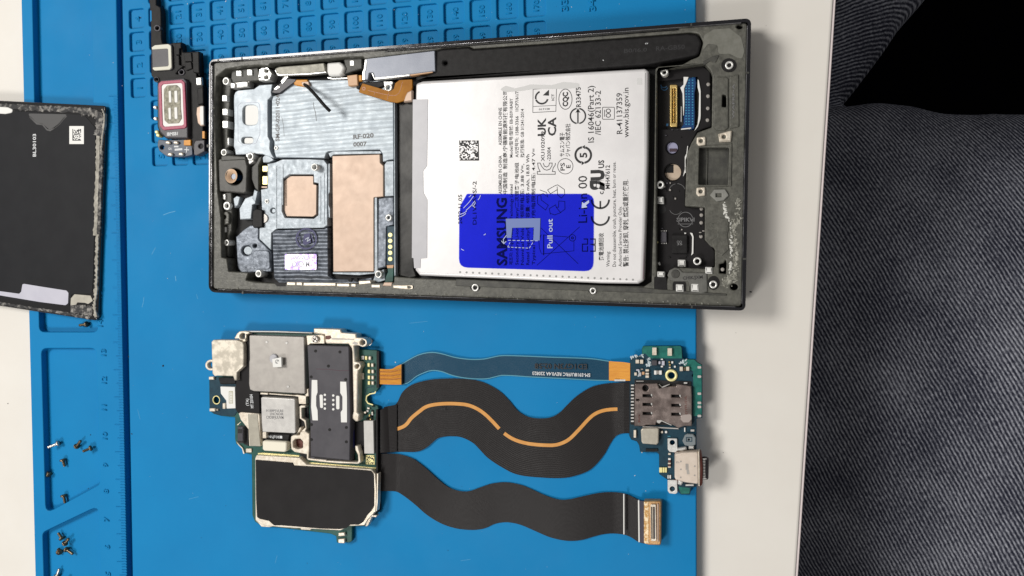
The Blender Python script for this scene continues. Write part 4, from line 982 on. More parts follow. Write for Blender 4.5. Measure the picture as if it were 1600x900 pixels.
t('IS 16046(Part 2)', (928, 222.5), (927.5, 133.8), 9.2, bold=.008); t('/IEC 62133-2', (938.6, 211), (938.6, 141.6), 8.8, bold=.008)
L_(rect(941.3, 167.6, 960, 186.4, 1.5), .9, True); C_(950.5, 173.2, 3.4, 1.2, 0, 360, ry=2.9, n=16); C_(950.5, 180.4, 3.4, 1.2, 0, 360, ry=2.9, n=16); L_([(944.6, 171.5), (944.6, 182.5)], 1)
t('R-41137359', (972.4, 209), (972, 145), 9, bold=.006); t('www.bis.gov.in', (982.4, 214.5), (982, 137), 8.6, bold=.006)
t('サムスン電子', (881.5, 244.5), (881.5, 207), 6); t('ジャパン株式会社', (890.5, 244.5), (890.5, 193), 6)
t('XU102099', (850.8, 252), (850.8, 205), 5.4); t('-22004', (860.4, 251.5), (860.4, 230), 5.4)
# KC style monogram
L_([(839.5, 272.3), (867.5, 272.3), (867.5, 268.2), (863, 268), (864.5, 262), (867.5, 258), (867.8, 254.8)], 1); L_([(839.5, 272.3), (839.5, 268.2), (844, 268), (841, 262), (840, 254.8), (844, 254.8), (846, 259.5), (850, 264.5), (854, 266), (859, 264.5), (862.5, 259), (862.8, 254.8), (858.6, 254.8), (857.5, 259), (854, 261), (850.5, 259.5), (848.8, 254.8)], 1)
C_(883.3, 259.8, 12, .9); t('PS', (882.3, 266.4), (882.3, 254.2), 6.6, bold=.015); t('E', (891.2, 262.5), (891.2, 257.5), 6.4, bold=.02)
C_(911.3, 242.2, 12.2, 3.3, 100, 255); C_(911.3, 242.2, 12.2, 3.3, -80, 75); ink.fill([(914, 226.5), (909, 229.6), (914, 233)]); ink.fill([(908.5, 251.5), (914, 254.7), (908.8, 258)])
t('5', (917, 246.3), (917, 238.2), 11, bold=.03)
# recycling arrows
k8 = lambda *p: T(710, 290, 6.667, *p)
L_(k8((970, 45), (1050, 0), (1075, -8), (1145, 40), (1150, 90), (1115, 130), (1075, 95), (1070, 10)), .9); L_(k8((970, 45), (1000, 85), (1075, 40)), .9)
L_(k8((890, 45), (960, 72), (975, 120), (925, 82), (865, 110), (868, 190), (950, 255), (978, 205), (905, 150), (900, 100)), .9)
L_(k8((1000, 300), (988, 240), (1055, 200), (1060, 225), (1085, 225), (1088, 160), (1150, 165), (1152, 245), (1100, 285), (1045, 305), (1000, 290)), .9); L_(k8((1060, 225), (1110, 285)), .9)
t('Li-ion 00', (917.3, 348), (917.3, 274.5), 14, bold=.006)
t('ЯU', (943, 298), (943, 265), 19, bold=.07); t('c', (943, 303.6), (943, 299), 8, bold=.02); t('US', (943.6, 262.5), (943.6, 250), 8.6, bold=.03)
t('MH47612', (952.8, 295), (952.8, 258), 6.8)
C_(938, 338, 13.6, 3, 180, 360); C_(938, 311.8, 13.6, 3, 180, 360); L_([(938, 325), (938, 314)], 2.6)
for (ox, oy) in ((913, 372.5), (924, 372.5)):
    L_([(ox - 1, oy + 1), (ox + 5, oy + 1), (ox + 5, oy + 9), (ox - 3, oy + 9), (ox - 3, oy + 20), (ox + 5, oy + 20), (ox + 5, oy + 12)], 1.6) if ox < 920 else L_([(ox - 2, oy + 1), (ox + 6, oy + 1), (ox + 6, oy + 9), (ox - 2, oy + 9), (ox + 6, oy + 11), (ox + 6, oy + 20), (ox - 2, oy + 20)], 1.8)
# crossed-out bin
L_(k8((860, 830), (1305, 430)), .8); L_(k8((900, 440), (1290, 815)), .8); L_(k8((930, 515), (1180, 535)), .8); L_(k8((1245, 580), (1245, 680), (905, 712)), .8)
L_(k8((930, 510), (930, 725)), 1.6); L_(k8((905, 510), (880, 580), (885, 650), (905, 705)), .8); C_(894.5, 371.7, 5, 1); C_(894.5, 371.7, 1.6, 1.4, n=12)
t('Warning:', (952.4, 416.7), (952.4, 392.7), 5.2, bold=.006); t('Do not disassemble, crush, puncture, heat, burn or reuse.', (962.4, 416.7), (962, 252.7), 5.4, bold=.006)
t('Authorized Service Provider Only.', (971.4, 416.7), (971.4, 322), 5.2, bold=.006); t('警告: 禁止拆卸, 穿刺, 燃烧或重複使用.', (981.4, 416.7), (981, 280.7), 6.6)
t('廢電池請回收', (942.6, 407), (942.6, 364), 6)
ink.build('printed_markings', M_ink, battery)
# faint dots where the foil is welded
ink = Ink(BZ - .022, .024)
bmk = []
for i in range(28):
    x = 719 + i * 10; y = 425.2 + i * .44
    bmk.append((circ(x, y, 1.7, 10), BZ - .06, BZ + .002))
mslab('weld_dot', bmk, MATS['dull_tape_trace'] if False else mat('weld_dot_grey', (.28, .28, .28), .5), battery)
# pull-out film
pf = bpy.data.materials.new('translucent_blue_film'); pf.use_nodes = True
nt = pf.node_tree; N = nt.nodes; L = nt.links; b_ = N['Principled BSDF']; b_.inputs['Base Color'].default_value = (.05, .08, .6, 1); b_.inputs['Roughness'].default_value = .28
tr = N.new('ShaderNodeBsdfTransparent'); tr.inputs[0].default_value = (.36, .40, .93, 1)
mxs = N.new('ShaderNodeMixShader'); mxs.inputs[0].default_value = .035
L.new(tr.outputs[0], mxs.inputs[1]); L.new(b_.outputs[0], mxs.inputs[2]); L.new(mxs.outputs[0], N['Material Output'].inputs[0])
nz = N.new('ShaderNodeTexNoise'); nz.inputs['Scale'].default_value = 2.2; bp = N.new('ShaderNodeBump'); bp.inputs['Strength'].default_value = .08; bp.inputs['Distance'].default_value = .1
tcn = N.new('ShaderNodeTexCoord'); L.new(tcn.outputs['Object'], nz.inputs['Vector']); L.new(nz.outputs['Fac'], bp.inputs['Height']); L.new(bp.outputs[0], b_.inputs['Normal'])
film = slab('pull_film', fil([p for p in k8((130, 86, 2), (1452, 86, 14), (1446, 894, 14), (46, 852, 14), (50, 330, 4), (60, 210, 3))], 2.5), BZ + .012, BZ + .020, pf, battery)
ink = Ink(BZ + .020)
ink.fill(k8((535, 345), (895, 340), (888, 572), (822, 572), (828, 435), (602, 440), (592, 545), (545, 545)))
ink.build('grip_symbol', mat('pale_blue_print', (.13, .19, .44), .5), film)
ink = Ink(BZ + .020); t = ink.text
t('Pull out', (863.4, 387.8), (863.4, 342), 8.4, bold=.01)
def dash(a, b, n, w=.9):
    for i in range(n):
        u = i / n; v = (i + .62) / n
        ink.line([(a[0] + (b[0] - a[0]) * u, a[1] + (b[1] - a[1]) * u), (a[0] + (b[0] - a[0]) * v, a[1] + (b[1] - a[1]) * v)], w)
q = k8((560, 570), (885, 575), (555, 640), (780, 652), (825, 580), (600, 560))
dash(q[0], q[1], 7); dash(q[2], q[3], 6); dash(q[3], q[4], 2); dash(q[2], k8((585, 580))[0], 2)
ink.line(k8((545, 515), (510, 560), (515, 600)), 1); ink.line(k8((490, 575), (515, 605), (540, 580)), 1)
ink.fill(k8((1325, 235), (1330, 170), (1350, 185), (1400, 150), (1405, 175), (1370, 205), (1385, 225)))
ink.build('white_print', mat('film_white_print', (.45, .52, .74), .5), film)
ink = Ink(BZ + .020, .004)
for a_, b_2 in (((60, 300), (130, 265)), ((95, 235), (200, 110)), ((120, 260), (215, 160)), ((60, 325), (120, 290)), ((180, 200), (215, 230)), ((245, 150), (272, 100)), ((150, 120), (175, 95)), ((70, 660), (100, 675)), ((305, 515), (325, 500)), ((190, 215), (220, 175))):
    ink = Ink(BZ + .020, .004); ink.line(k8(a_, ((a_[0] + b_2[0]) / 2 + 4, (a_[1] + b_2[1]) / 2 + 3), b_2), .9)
    ink.build('crease_scratch', MATS.get('crease_white') or mat('crease_white', (.5, .55, .8), .3), film)  # pale scratches drawn along creases of the film
# ------------------------------------------------------------------ main circuit board
mb = empty('main_board', (P(470, 680).x, P(470, 680).y, 0.0), 'large circuit board with metal shields and a black lower cover, left of the ribbon cables', 'circuit board')
Z1 = 0.16
pcb = fil(T(0, 0, 1, (326.5, 590, 2), (340, 588), (392, 586), (392, 524), (400, 517), (555, 522), (556, 548), (561, 546, 4), (590, 547, 4), (591.5, 606, 2), (588, 612), (578, 613, 5), (573, 622, 6), (578, 631, 5), (590, 634), (592, 640), (592.5, 733),
                  (592, 800, 3), (588, 803), (580, 806), (577, 814), (572, 822), (550, 823), (550, 846, 4), (545, 848), (526, 848), (525, 838), (516, 834), (430, 824), (410, 823), (398, 815), (394, 805), (393, 710), (380, 708), (376, 698), (369, 694), (367, 686), (367, 652), (345, 650), (334, 647), (327, 642)), 1)
slab('circuit_board', [pcb, circ(338, 625, 5.6)], 0.02, Z1, M_pcb, mb, .02)
slab('side_board', [fil(T(0, 0, 1, (327, 590, 2), (372, 589), (373, 640), (366, 650), (345, 649.5), (334, 646.5), (327.5, 641)), 1), circ(338, 625, 5.6)], Z1 - .02, Z1 + .02, M_pcbd, mb, .01)
link('gold_ring', ring_mesh([(.125, Z1), (.125, Z1 + .035), (.155, Z1 + .035), (.155, Z1)], P(338, 625, Z1 + .03), 28), M_palegold, mb)
slab('blue_hole', circ(338, 625, 5.4), .0, .012, M_blue, mb)
# perimeter metal frame, top side
slab('frame_strip', fil(T(0, 0, 1, (384, 517), (432, 517.3), (488, 519.5), (488, 521), (432, 519.3), (384, 519)), .3), .1, .34, M_lgrey, mb, .01)
slab('frame_ear', [fil(T(320, 510, 10, (455, 190), (500, 110), (540, 75), (620, 70), (690, 80), (700, 110), (640, 130), (640, 230), (590, 255), (590, 225), (540, 215), (530, 190), (480, 195)), 1.5), circ(379, 525.2, 4.6)], .1, .40, M_beige, mb, .03)
slab('frame_ear', [circ(329, 570.5, 8.6, 22), circ(329, 570.5, 5.2, 22)], .1, .30, M_beige, mb, .02)
# top-left nickel module
slab('nickel_cover', fil(T(320, 510, 10, (100, 240, 3), (130, 210), (500, 212), (590, 245, 2), (608, 300), (605, 620, 2), (500, 720), (500, 845), (460, 845), (440, 780), (190, 772), (150, 780), (115, 740)), 1.2), .1, .46, mat('blotchy_nickel', (.46, .42, .35), .42, metal=.3, col2=(.72, .66, .56), ns=3.2, bump=.08, bs=20, contrast=(.42, .58)), mb, .035, 2)
slab('black_gap', fil(T(320, 590, 10, (210, 0), (480, 0), (480, 100), (240, 105)), .6), .1, .26, M_black, mb, .02)
slab('black_flex_pad', fil(T(0, 0, 1, (381, 530), (392, 522), (392, 580), (390, 590), (390, 606), (396, 612), (405, 613), (406, 650), (372, 646), (368, 640), (368, 600), (372, 580), (381, 572)), 1), .1, .30, M_blacksoft, mb, .02)
ink = Ink(.30); ink.text('(TA)', (388.5, 634), (388.5, 623), 4.2, bold=.01); ink.text('MT Z01054', (396.5, 637.5), (394.5, 616), 4.4, bold=.02); ink.build('white_code', M_inkwhite, mb)
slab('white_label', fil(T(320, 590, 10, (242, 140), (470, 148), (480, 480), (340, 485), (335, 360), (250, 250)), .8), .1, .27, M_white, mb, .01)
ink = Ink(.27); ink.line([(358, 611.5), (358, 630), (363.5, 630), (363.5, 611.5)], .8, True)
for i in range(7): ink.line([(359.5, 613 + i * 2.5), (362.5, 613 + i * 2.5)], .8)
ink.build('printed_code', mat('khaki_ink', (.40, .38, .24), .5), mb)
for (x0, y0, x1, y1) in ((326, 588.5, 334, 593.5), (327, 638, 336, 643), (347.5, 630, 352, 639), (338, 639, 340, 642)):
    slab('solder_pad', rect(x0, y0, x1, y1, .8), Z1, Z1 + .09, M_beige, mb, .02)
# large grey shield
sh = slab('large_shield', fil(T(320, 510, 10, (690, 150), (705, 135), (1540, 160), (1556, 180), (1568, 1040), (1550, 1055), (1110, 1030), (760, 1015, 2), (700, 990, 3), (685, 900), (688, 560), (697, 520)), 1), .1, .44, M_grey, mb, .035, 2)
for x, y in ((416.5, 534.4), (447.7, 535.8), (449.8, 604)): slab('dimple', circ(x, y, 2.2, 14), .43, .452, M_lgrey, sh, .01)
slab('foam_bit', circ(427, 560.5, 6.5, 18, ry=7.5), .43, .50, M_filmgrey, sh, .03)
slab('paper_tab', fil(T(320, 510, 10, (1050, 510), (1195, 480), (1200, 635), (1065, 640)), .6), .50, .60, M_white, sh, .01)
ink = Ink(.60); ink.circle(433, 565, 2.6, .8, 0, 300); ink.line([(431, 568), (435, 562)], .6); ink.build('scribble', M_inkgrey, sh)
# light square shield
s2 = slab('square_shield', fil(T(320, 590, 10, (875, 315), (900, 303), (1390, 330), (1410, 350), (1418, 850), (1395, 872), (950, 850), (900, 855), (885, 700)), 1), .1, .42, M_lgrey, mb, .03, 2)
ink = Ink(.42); ink.text('H189P5VLRE', (416, 643.5), (443, 644), 3.4, bold=.012); ink.text('LNCNOIR', (422, 648.5), (443, 649), 3.4, bold=.012); ink.text('C0D8FJUUVM', (416, 654), (443, 654.5), 3.8, bold=.012); ink.build('laser_marking', M_inkgrey, s2)
mslab('shield_tab', [(fil(T(320, 590, 10, (870, 235), (985, 240), (985, 268), (865, 262)), .3), .2, .40, .01), (fil(T(320, 590, 10, (1005, 245), (1400, 275), (1440, 270), (1580, 290), (1580, 415), (1470, 410), (1460, 300), (1400, 290), (1005, 262)), .5), .2, .38, .01),
                     (rect(410, 675, 416, 685, 1.5), .2, .40, .02)], M_beige, mb)
slab('gap_shade', fil(T(0, 0, 1, (404, 613), (407, 613), (463, 618), (469, 626), (466, 640), (470, 656), (466, 665), (464, 678), (455, 690), (410, 690), (408, 640)), 1), .1, .20, M_void, mb)  # black slabs laid over the board paint the shade between shields
slab('gap_shade', fil(T(0, 0, 1, (456, 613), (482, 618), (482, 718), (470, 712), (455, 690)), 1), .1, .19, M_void, mb)
slab('dark_edge', fil(T(0, 0, 1, (588.3, 549), (592, 549), (592, 606), (588.3, 606)), .8), .05, Z1 + .04, M_black, mb)
slab('black_chip', fil(T(0, 0, 1, (416, 677), (453, 679), (450, 689), (415, 687)), .6), .1, .28, M_black, mb, .02)
ink = Ink(.28); ink.text('N·LJTOE■', (420, 684), (441, 685), 3.2, bold=.02); ink.build('white_code', M_inkwhite, mb)
slab('cream_foam', fil(T(350, 660, 10, (598, 300), (625, 285), (960, 305), (980, 330), (975, 440), (940, 465), (625, 445), (600, 420)), 1.6), .1, .40, mat('cream_foam', (.78, .74, .62), .7, bump=.1), mb, .04)
slab('angled_shield', fil(T(320, 590, 10, (525, 560), (560, 540), (840, 565), (855, 600), (870, 1075), (690, 1070), (680, 810), (640, 760), (560, 660)), 1), .1, .36, M_beige, mb, .02)
slab('brushed_strip', fil(T(320, 590, 10, (670, 575), (820, 570), (868, 1065), (705, 1065)), .4), .3, .375, mat('khaki_strip', (.33, .31, .26), .45, metal=.3, col2=(.38, .36, .30), ns=5), mb, .005)
slab('side_switch', fil(T(350, 660, 10, (205, 60), (300, 70), (300, 330), (240, 330), (205, 300)), 1.2), .1, .34, M_slate, mb, .03)
mslab('switch_slot', [(rect(371.5, 670.5, 378, 677, .5), .3, .345), (rect(372, 689, 379, 691.5, .3), .3, .345)], M_void, mb)
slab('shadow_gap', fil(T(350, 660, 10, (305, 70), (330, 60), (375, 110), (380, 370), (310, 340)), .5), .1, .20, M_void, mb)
mslab('gold_trace', [(T(350, 660, 10, (200, 40), (260, -10), (265, -5), (215, 45)), Z1, Z1 + .01), (T(350, 660, 10, (190, 300), (230, 360), (280, 410), (300, 490), (320, 490), (290, 400), (240, 350)), .1, Z1 + .05)], M_beige, mb)
slab('test_pad', rect(384, 701, 393, 707, 1), Z1, Z1 + .05, M_beige, mb, .01)
# slate bracket over the camera connectors
br = slab('slate_bracket', [fil(T(470, 510, 10, (98, 305), (120, 290), (735, 310), (755, 330), (765, 900)) + T(470, 590, 10, (775, 600), (770, 1020), (765, 1300)) + T(470, 590, 10, (150, 1240), (145, 700), (125, 60)), 1)], .1, .50, M_slate, mb, .03)
slab('bracket_foot', fil(T(470, 660, 10, (150, 390), (770, 430), (775, 600), (700, 590), (190, 570), (150, 560)), .6), .1, .44, M_slate, mb, .02)
slab('recess_panel', fil(T(470, 660, 10, (215, 410), (705, 460), (705, 590), (210, 560)), .4), .3, .448, M_black, mb, .01)
for x, y in ((493, 548.5), (531, 550), (513, 572), (486, 589), (540, 593), (486.5, 663.5), (541, 668), (515, 671.5), (486.5, 687), (541, 690.5)):
    slab('rivet_dimple', circ(x, y, 2.4, 14), .49, .506, M_black, br, .005)
mslab('white_insert', [(fil(T(470, 590, 10, (170, 35), (258, 38), (262, 230), (240, 290), (240, 440), (262, 510), (268, 670), (182, 668), (160, 460), (165, 280)), .6), .48, .515, .005),
                       (fil(T(470, 590, 10, (615, 62), (710, 66), (722, 300), (722, 700), (628, 700), (622, 540), (650, 500), (650, 300), (615, 240)), .6), .48, .515, .005),
                       (fil(T(470, 590, 10, (290, 262), (345, 268), (348, 478), (300, 476)), 2.4), .48, .515, .01), (fil(T(470, 590, 10, (548, 280), (605, 285), (605, 498), (552, 496)), 2.4), .48, .515, .01)] +
      [(circ(507.6, 590 + y, 1.9, 10), .48, .515) for y in (27, 34.3, 41.3, 48.3)] + [(circ(520.7, 590 + y, 1.9, 10), .48, .515) for y in (28, 35.2, 42.2, 49.5)], M_white, br)
ink = Ink(.50); ink.line([(494, 576.5), (512, 577), (530, 579), (545, 579)], .8); ink.build('marker_line', mat('maroon_ink', (.05, .015, .03), .5), br)
slab('dark_channel', fil(T(0, 0, 1, (546, 542), (551, 543), (553, 720), (547.5, 722)), .5), .1, .24, M_void, mb)
slab('navy_strip', fil(T(0, 0, 1, (547, 660), (552, 660), (552, 700), (548, 700)), .4), .1, .30, M_inkblue, mb, .01)
# cast metal frame on the right of the bracket
slab('cast_frame', [fil(T(470, 510, 10, (195, 30), (560, 40), (620, 45), (640, 95), (865, 115), (870, 175), (960, 178), (1020, 210, 3), (1030, 280, 3), (970, 325, 2), (890, 300), (830, 300), (840, 420), (850, 550), (920, 565, 2.5), (940, 620, 2.5), (900, 680), (890, 760)) +
                         T(470, 590, 10, (880, 540), (915, 580), (905, 660), (880, 690), (850, 685), (805, 640), (805, 590), (820, 530), (808, 0)) + T(470, 510, 10, (800, 400), (790, 340), (740, 275), (400, 270), (380, 240), (370, 130), (200, 110)), 1), circ(567, 535.3, 4.2), circ(558.2, 572.5, 3.4)], .08, .46, M_beige, mb, .04, 2)
slab('frame_slot', fil(T(470, 510, 10, (385, 150), (460, 140), (480, 180), (440, 205), (385, 200)), .8), .3, .465, M_brown, mb)
slab('frame_slot', fil(T(470, 510, 10, (800, 260), (840, 235), (895, 265), (870, 290), (830, 285)), .6), .3, .468, M_grey, mb)
slab('frame_ridge', fil(T(470, 510, 10, (480, 180), (830, 195), (830, 212), (480, 205)), .3), .4, .47, M_grey, mb)
slab('screw_plate', fil(T(470, 510, 10, (85, 140), (150, 140), (330, 130), (365, 150), (370, 270), (150, 270), (100, 300)), 1), .1, .44, M_beige, mb, .02)
sc_ = slab('board_screw', circ(491.8, 530, 5.6, 22), .42, .52, M_screws, mb, .035, 2)
ink = Ink(.52); ink.line([(488.6, 528), (495, 532.4)], 1.3); ink.line([(494, 526.8), (489.4, 533.4)], 1.3); ink.build('cross_slot', M_void, sc_)
# lower frame round the post
slab('cast_frame', [fil(T(350, 660, 10, (1045, 220), (1080, 200), (1180, 200), (1190, 150), (1260, 130), (1280, 145), (1335, 180), (1330, 450), (1320, 560), (1600, 585)) + T(470, 660, 10, (400, 595), (880, 625), (895, 600), (890, 510), (850, 430), (845, 365), (895, 370), (905, 430), (925, 480), (935, 620), (900, 650), (560, 640), (330, 620), (110, 590)) +
                       T(350, 660, 10, (1290, 560), (1290, 500), (1100, 465), (1050, 420), (1040, 300)), .8), fil(T(350, 660, 10, (1075, 300), (1110, 260), (1190, 258), (1230, 300), (1230, 400), (1150, 420), (1080, 390)), 2)], .1, .42, M_beige, mb, .025)
slab('post_well', circ(465.5, 694, 8), .1, .22, M_brown, mb)
mslab('curved_rib', [(fil(T(320, 590, 10, (1475, 450), (1500, 435), (1570, 440), (1570, 470), (1510, 475), (1515, 630), (1580, 670), (1590, 790), (1570, 830), (1590, 860), (1575, 870), (1500, 840), (1570, 780), (1550, 690), (1480, 640)), .6), .1, .40, .02),
                     (fil(T(320, 590, 10, (1440, 880), (1470, 790), (1500, 770), (1510, 800), (1480, 850), (1430, 890)), .5), .1, .40, .02), (fil(T(470, 590, 10, (90, 180), (120, 170), (125, 290), (80, 300), (60, 270), (95, 240)), .4), .1, .40, .02)], M_beige, mb)
# black shield below
slab('lower_shield', fil(T(0, 0, 1, (398.5, 716), (400.5, 711.2), (468, 715.5, 2), (475, 722, 2), (479, 726, 2), (580, 733.5, 4), (587, 741, 3), (587.5, 795), (584, 802), (575, 812), (569, 821), (545, 822), (532, 829), (440, 824), (412, 821), (399, 813)), 1), .1, .40, M_beige, mb, .02)
slab('black_thermal_cover', fil(T(0, 0, 1, (399.3, 718.5), (457, 723.2), (458.8, 727.4), (530, 731.5), (579, 735.6, 3), (584.6, 742, 2), (585, 790), (580, 798), (573, 806), (567, 816), (560, 820), (547, 820), (541, 825), (530, 827), (500, 826), (440, 821), (428, 821), (420, 814), (406, 811), (401.5, 808), (400, 780)), 1), .3, .425, M_blacksoft, mb, .008)
slab('green_rim', fil(T(0, 0, 1, (403, 708), (410, 707.5), (466, 711.5), (473, 717), (478, 722), (588, 731), (588, 732), (478, 724), (472, 719), (466, 713.5), (410, 710), (403, 710)), .3), .1, .2, M_palegold, mb)
mslab('edge_wire', [(fil(T(380, 740, 6.667, (1362, 0), (1370, 0), (1385, 180), (1380, 300), (1375, 400), (1360, 400), (1368, 180)), .2), .2, .42), (fil(T(380, 740, 6.667, (1240, 510), (1290, 470), (1330, 430), (1390, 435), (1385, 455), (1340, 450), (1300, 540), (1270, 555), (1290, 500)), .4), .1, .30, .01),
                    (fil(T(380, 740, 6.667, (1395, 0), (1405, 0), (1400, 300), (1390, 390), (1385, 390)), .2), .2, .40)], M_beige, mb)
mslab('solder_foot', [(fil(T(380, 740, 6.667, (120, 480), (180, 500), (250, 500), (330, 545), (270, 560), (190, 555), (150, 510)), 1), .05, .25, .02), (fil(T(380, 740, 6.667, (990, 620), (1055, 615), (1060, 650), (990, 655)), .6), Z1, .26, .02),
                      (fil(T(380, 740, 6.667, (988, 685), (1055, 680), (1055, 728), (990, 725)), .8), Z1, .26, .02), (fil(T(380, 740, 6.667, (480, 550), (560, 545), (560, 572), (500, 570)), .5), .1, .24, .02), (fil(T(380, 740, 6.667, (590, 565), (720, 565), (700, 590), (600, 585)), .5), .1, .24, .02)], M_beige, mb)
# right-hand antenna strip: pads and parts
for x, y in ((573.5, 559.5), (577.5, 570.5), (578, 580.5), (578, 590), (578, 598.5)):
    slab('gold_pad', fil([(x - 3.5, y - 3), (x, y - 3), (x, y + 3), (x - 3.5, y + 2.6)], .6), Z1, Z1 + .06, M_palegold, mb, .01)
    slab('gold_pad', fil([(x + 2, y - 3), (x + 6, y - 2.6), (x + 6, y + 3), (x + 2, y + 3)], .8), Z1, Z1 + .08, M_beige, mb, .02)
slab('gold_pad', rect(563, 583, 568, 593, .8), Z1, Z1 + .06, M_beige, mb, .01); slab('gold_pad', rect(564, 556, 569, 562, .8), Z1, Z1 + .05, M_lgrey, mb, .01)
ink = Ink(Z1); ink.line(fil(T(470, 590, 10, (1160, 140), (1040, 155), (1010, 190), (1005, 250), (985, 280)), 1)[1:-1], 1); ink.build('dark_trace', M_pcbd, mb)
ink = Ink(Z1, .012); ink.line(T(470, 590, 10, (1170, 215), (1160, 240), (1080, 255), (1030, 290), (1020, 350), (1050, 400), (1110, 420), (1130, 425)), 1.6); ink.build('gold_notch_rim', M_palegold, mb)
rnd = random.Random(5)
for i in range(16):
    x = rnd.uniform(568, 583); y = rnd.uniform(633, 655)
    slab('tiny_capacitor', rect(x, y, x + rnd.uniform(1.8, 3.4), y + rnd.uniform(1.8, 3.6), .3), Z1, Z1 + rnd.uniform(.04, .09), rnd.choice([M_beige, M_black, M_lgrey, M_gold, M_black]), mb, .008)
slab('black_flex_pad', fil(T(0, 0, 1, (553, 660), (569, 658), (569, 710), (566, 715), (562, 706), (558, 697), (554, 694)), 1), .1, .22, M_blacksoft, mb, .01)
slab('grey_strip', fil(T(470, 660, 10, (980, 0), (1138, 0), (1142, 490), (992, 488)), .4) if False else fil(T(0, 0, 1, (568, 657.5), (583.2, 657.5), (584.3, 709), (569.2, 708.8)), .4), .1, .34, mat('pale_strip', (.47, .46, .44), .45, metal=.2, col2=(.52, .51, .49), ns=6), mb, .01)
lab = slab('yellow_code_label', fil(T(470, 660, 10, (1018, 512), (1145, 515), (1155, 660), (1018, 655)), .3), Z1, Z1 + .02, M_palegold, mb)
ink = Ink(Z1 + .02)
for i in range(9):
    for j in range(9):
        if rnd.random() < .42: ink._face([P(572.6 + i * 1.3, 712.2 + j * 1.45, Z1 + .02), P(572.6 + i * 1.3, 713.6 + j * 1.45, Z1 + .02), P(573.9 + i * 1.3, 713.6 + j * 1.45, Z1 + .02), P(573.9 + i * 1.3, 712.2 + j * 1.45, Z1 + .02)])
ink.build('code_dots', M_ink, lab)
slab('side_wall', fil(T(0, 0, 1, (587, 640), (590, 640), (590.5, 800), (587.5, 800)), .4), .05, .30, M_black, mb, .01)

# ------------------------------------------------------------------ ribbon cables
def flexmat(name, base, line, scale, contrast=.5, rough=.42):
    m = bpy.data.materials.new(name); m.use_nodes = True; nt = m.node_tree; N = nt.nodes; L = nt.links
    b = N['Principled BSDF']; b.inputs['Roughness'].default_value = rough; b.inputs['Specular IOR Level'].default_value = .17
    uv = N.new('ShaderNodeUVMap'); sp = N.new('ShaderNodeSeparateXYZ'); L.new(uv.outputs[0], sp.inputs[0])
    mu = N.new('ShaderNodeMath'); mu.operation = 'MULTIPLY'; mu.inputs[1].default_value = scale; L.new(sp.outputs[1], mu.inputs[0])
    sn = N.new('ShaderNodeMath'); sn.operation = 'SINE'; L.new(mu.outputs[0], sn.inputs[0])
    nz = N.new('ShaderNodeTexNoise'); nz.inputs['Scale'].default_value = 3; nz.inputs['Detail'].default_value = 3
    tc = N.new('ShaderNodeTexCoord'); L.new(tc.outputs['Object'], nz.inputs['Vector'])
    m2 = N.new('ShaderNodeMath'); m2.operation = 'MULTIPLY'; L.new(sn.outputs[0], m2.inputs[0]); L.new(nz.outputs['Fac'], m2.inputs[1])
    mr = N.new('ShaderNodeMapRange'); mr.inputs['From Min'].default_value = -.5; mr.inputs['From Max'].default_value = .6; L.new(m2.outputs[0], mr.inputs['Value'])
    mx = N.new('ShaderNodeMixRGB'); mx.inputs[1].default_value = (*base, 1); mx.inputs[2].default_value = (*line, 1); L.new(mr.outputs[0], mx.inputs[0])
    L.new(mx.outputs[0], b.inputs['Base Color'])
    bp = N.new('ShaderNodeBump'); bp.inputs['Strength'].default_value = .22; bp.inputs['Distance'].default_value = .01; L.new(m2.outputs[0], bp.inputs['Height']); L.new(bp.outputs[0], b.inputs['Normal'])
    return m
M_flexb = flexmat('black_ribbon_cable', (.0105, .0092, .0098), (.018, .016, .0165), 210)
M_flext = flexmat('teal_ribbon_cable', (.004, .045, .090), (.006, .054, .105), 90)
def zwave(h0, a, ph, ends=(.17, .17)):
    def f(t, v):
        e = min(t, 1 - t)
        return h0 + a * sin(t * 7 + ph) * min(1, e * 6) + (max(0, 1 - t * 14)) * ends[0] + max(0, 1 - (1 - t) * 14) * ends[1]
    return f
c1 = empty('teal_ribbon_cable', (P(790, 578).x, P(790, 578).y, 0), 'narrow dark teal flat cable, topmost of the three ribbon cables', 'ribbon cable', 'ribbon cables between the circuit boards')
top = [(627, 569.5), (640, 561.5), (655.5, 554), (674, 550.6), (689.5, 552.6), (712, 558.6), (735, 561.5), (755.6, 561), (768, 558.5), (782, 555.8), (810, 556), (860, 558), (905, 559.5), (927, 560.8), (952, 564.5)]
bot = [(627, 601), (637, 598.5), (650, 588.5), (660, 583.5), (674, 579), (689.5, 580.4), (705, 586), (722, 590), (742, 592), (761, 591.8), (773, 589), (786, 586.5), (830, 589), (880, 591.5), (927, 594), (952, 594.5)]
zf1 = lambda t, v: .04 + .03 * sin(t * 6.5) ** 2
ribbon('cable_body', top, bot, zf1, M_flext, c1)
def off(pts, d): return [(x, y + d) for x, y in pts]
ribbon('cable_border', off(top, -.7), off(top, .8), lambda t, v: zf1(t, v) + .004, M_tealedge, c1, m=1, thick=.01)
ribbon('cable_border', off(bot, -.8), off(bot, .7), lambda t, v: zf1(t, v) + .004, M_tealedge, c1, m=1, thick=.01)
oe = ribbon('amber_end', [(590, 576.5), (612, 576.5), (620, 572), (628, 569)], [(590, 600), (612, 601), (628, 601)], lambda t, v: .17 - .07 * t, M_orange, c1, n=16)
for y in (581, 587, 592.5): 
    ink = Ink(.17, .012); ink.line([(592, y), (611, y), (627, y - 4 + (y - 581) * .2)], 1.0); ink.build('copper_trace', MATS['amber_trace'], oe)
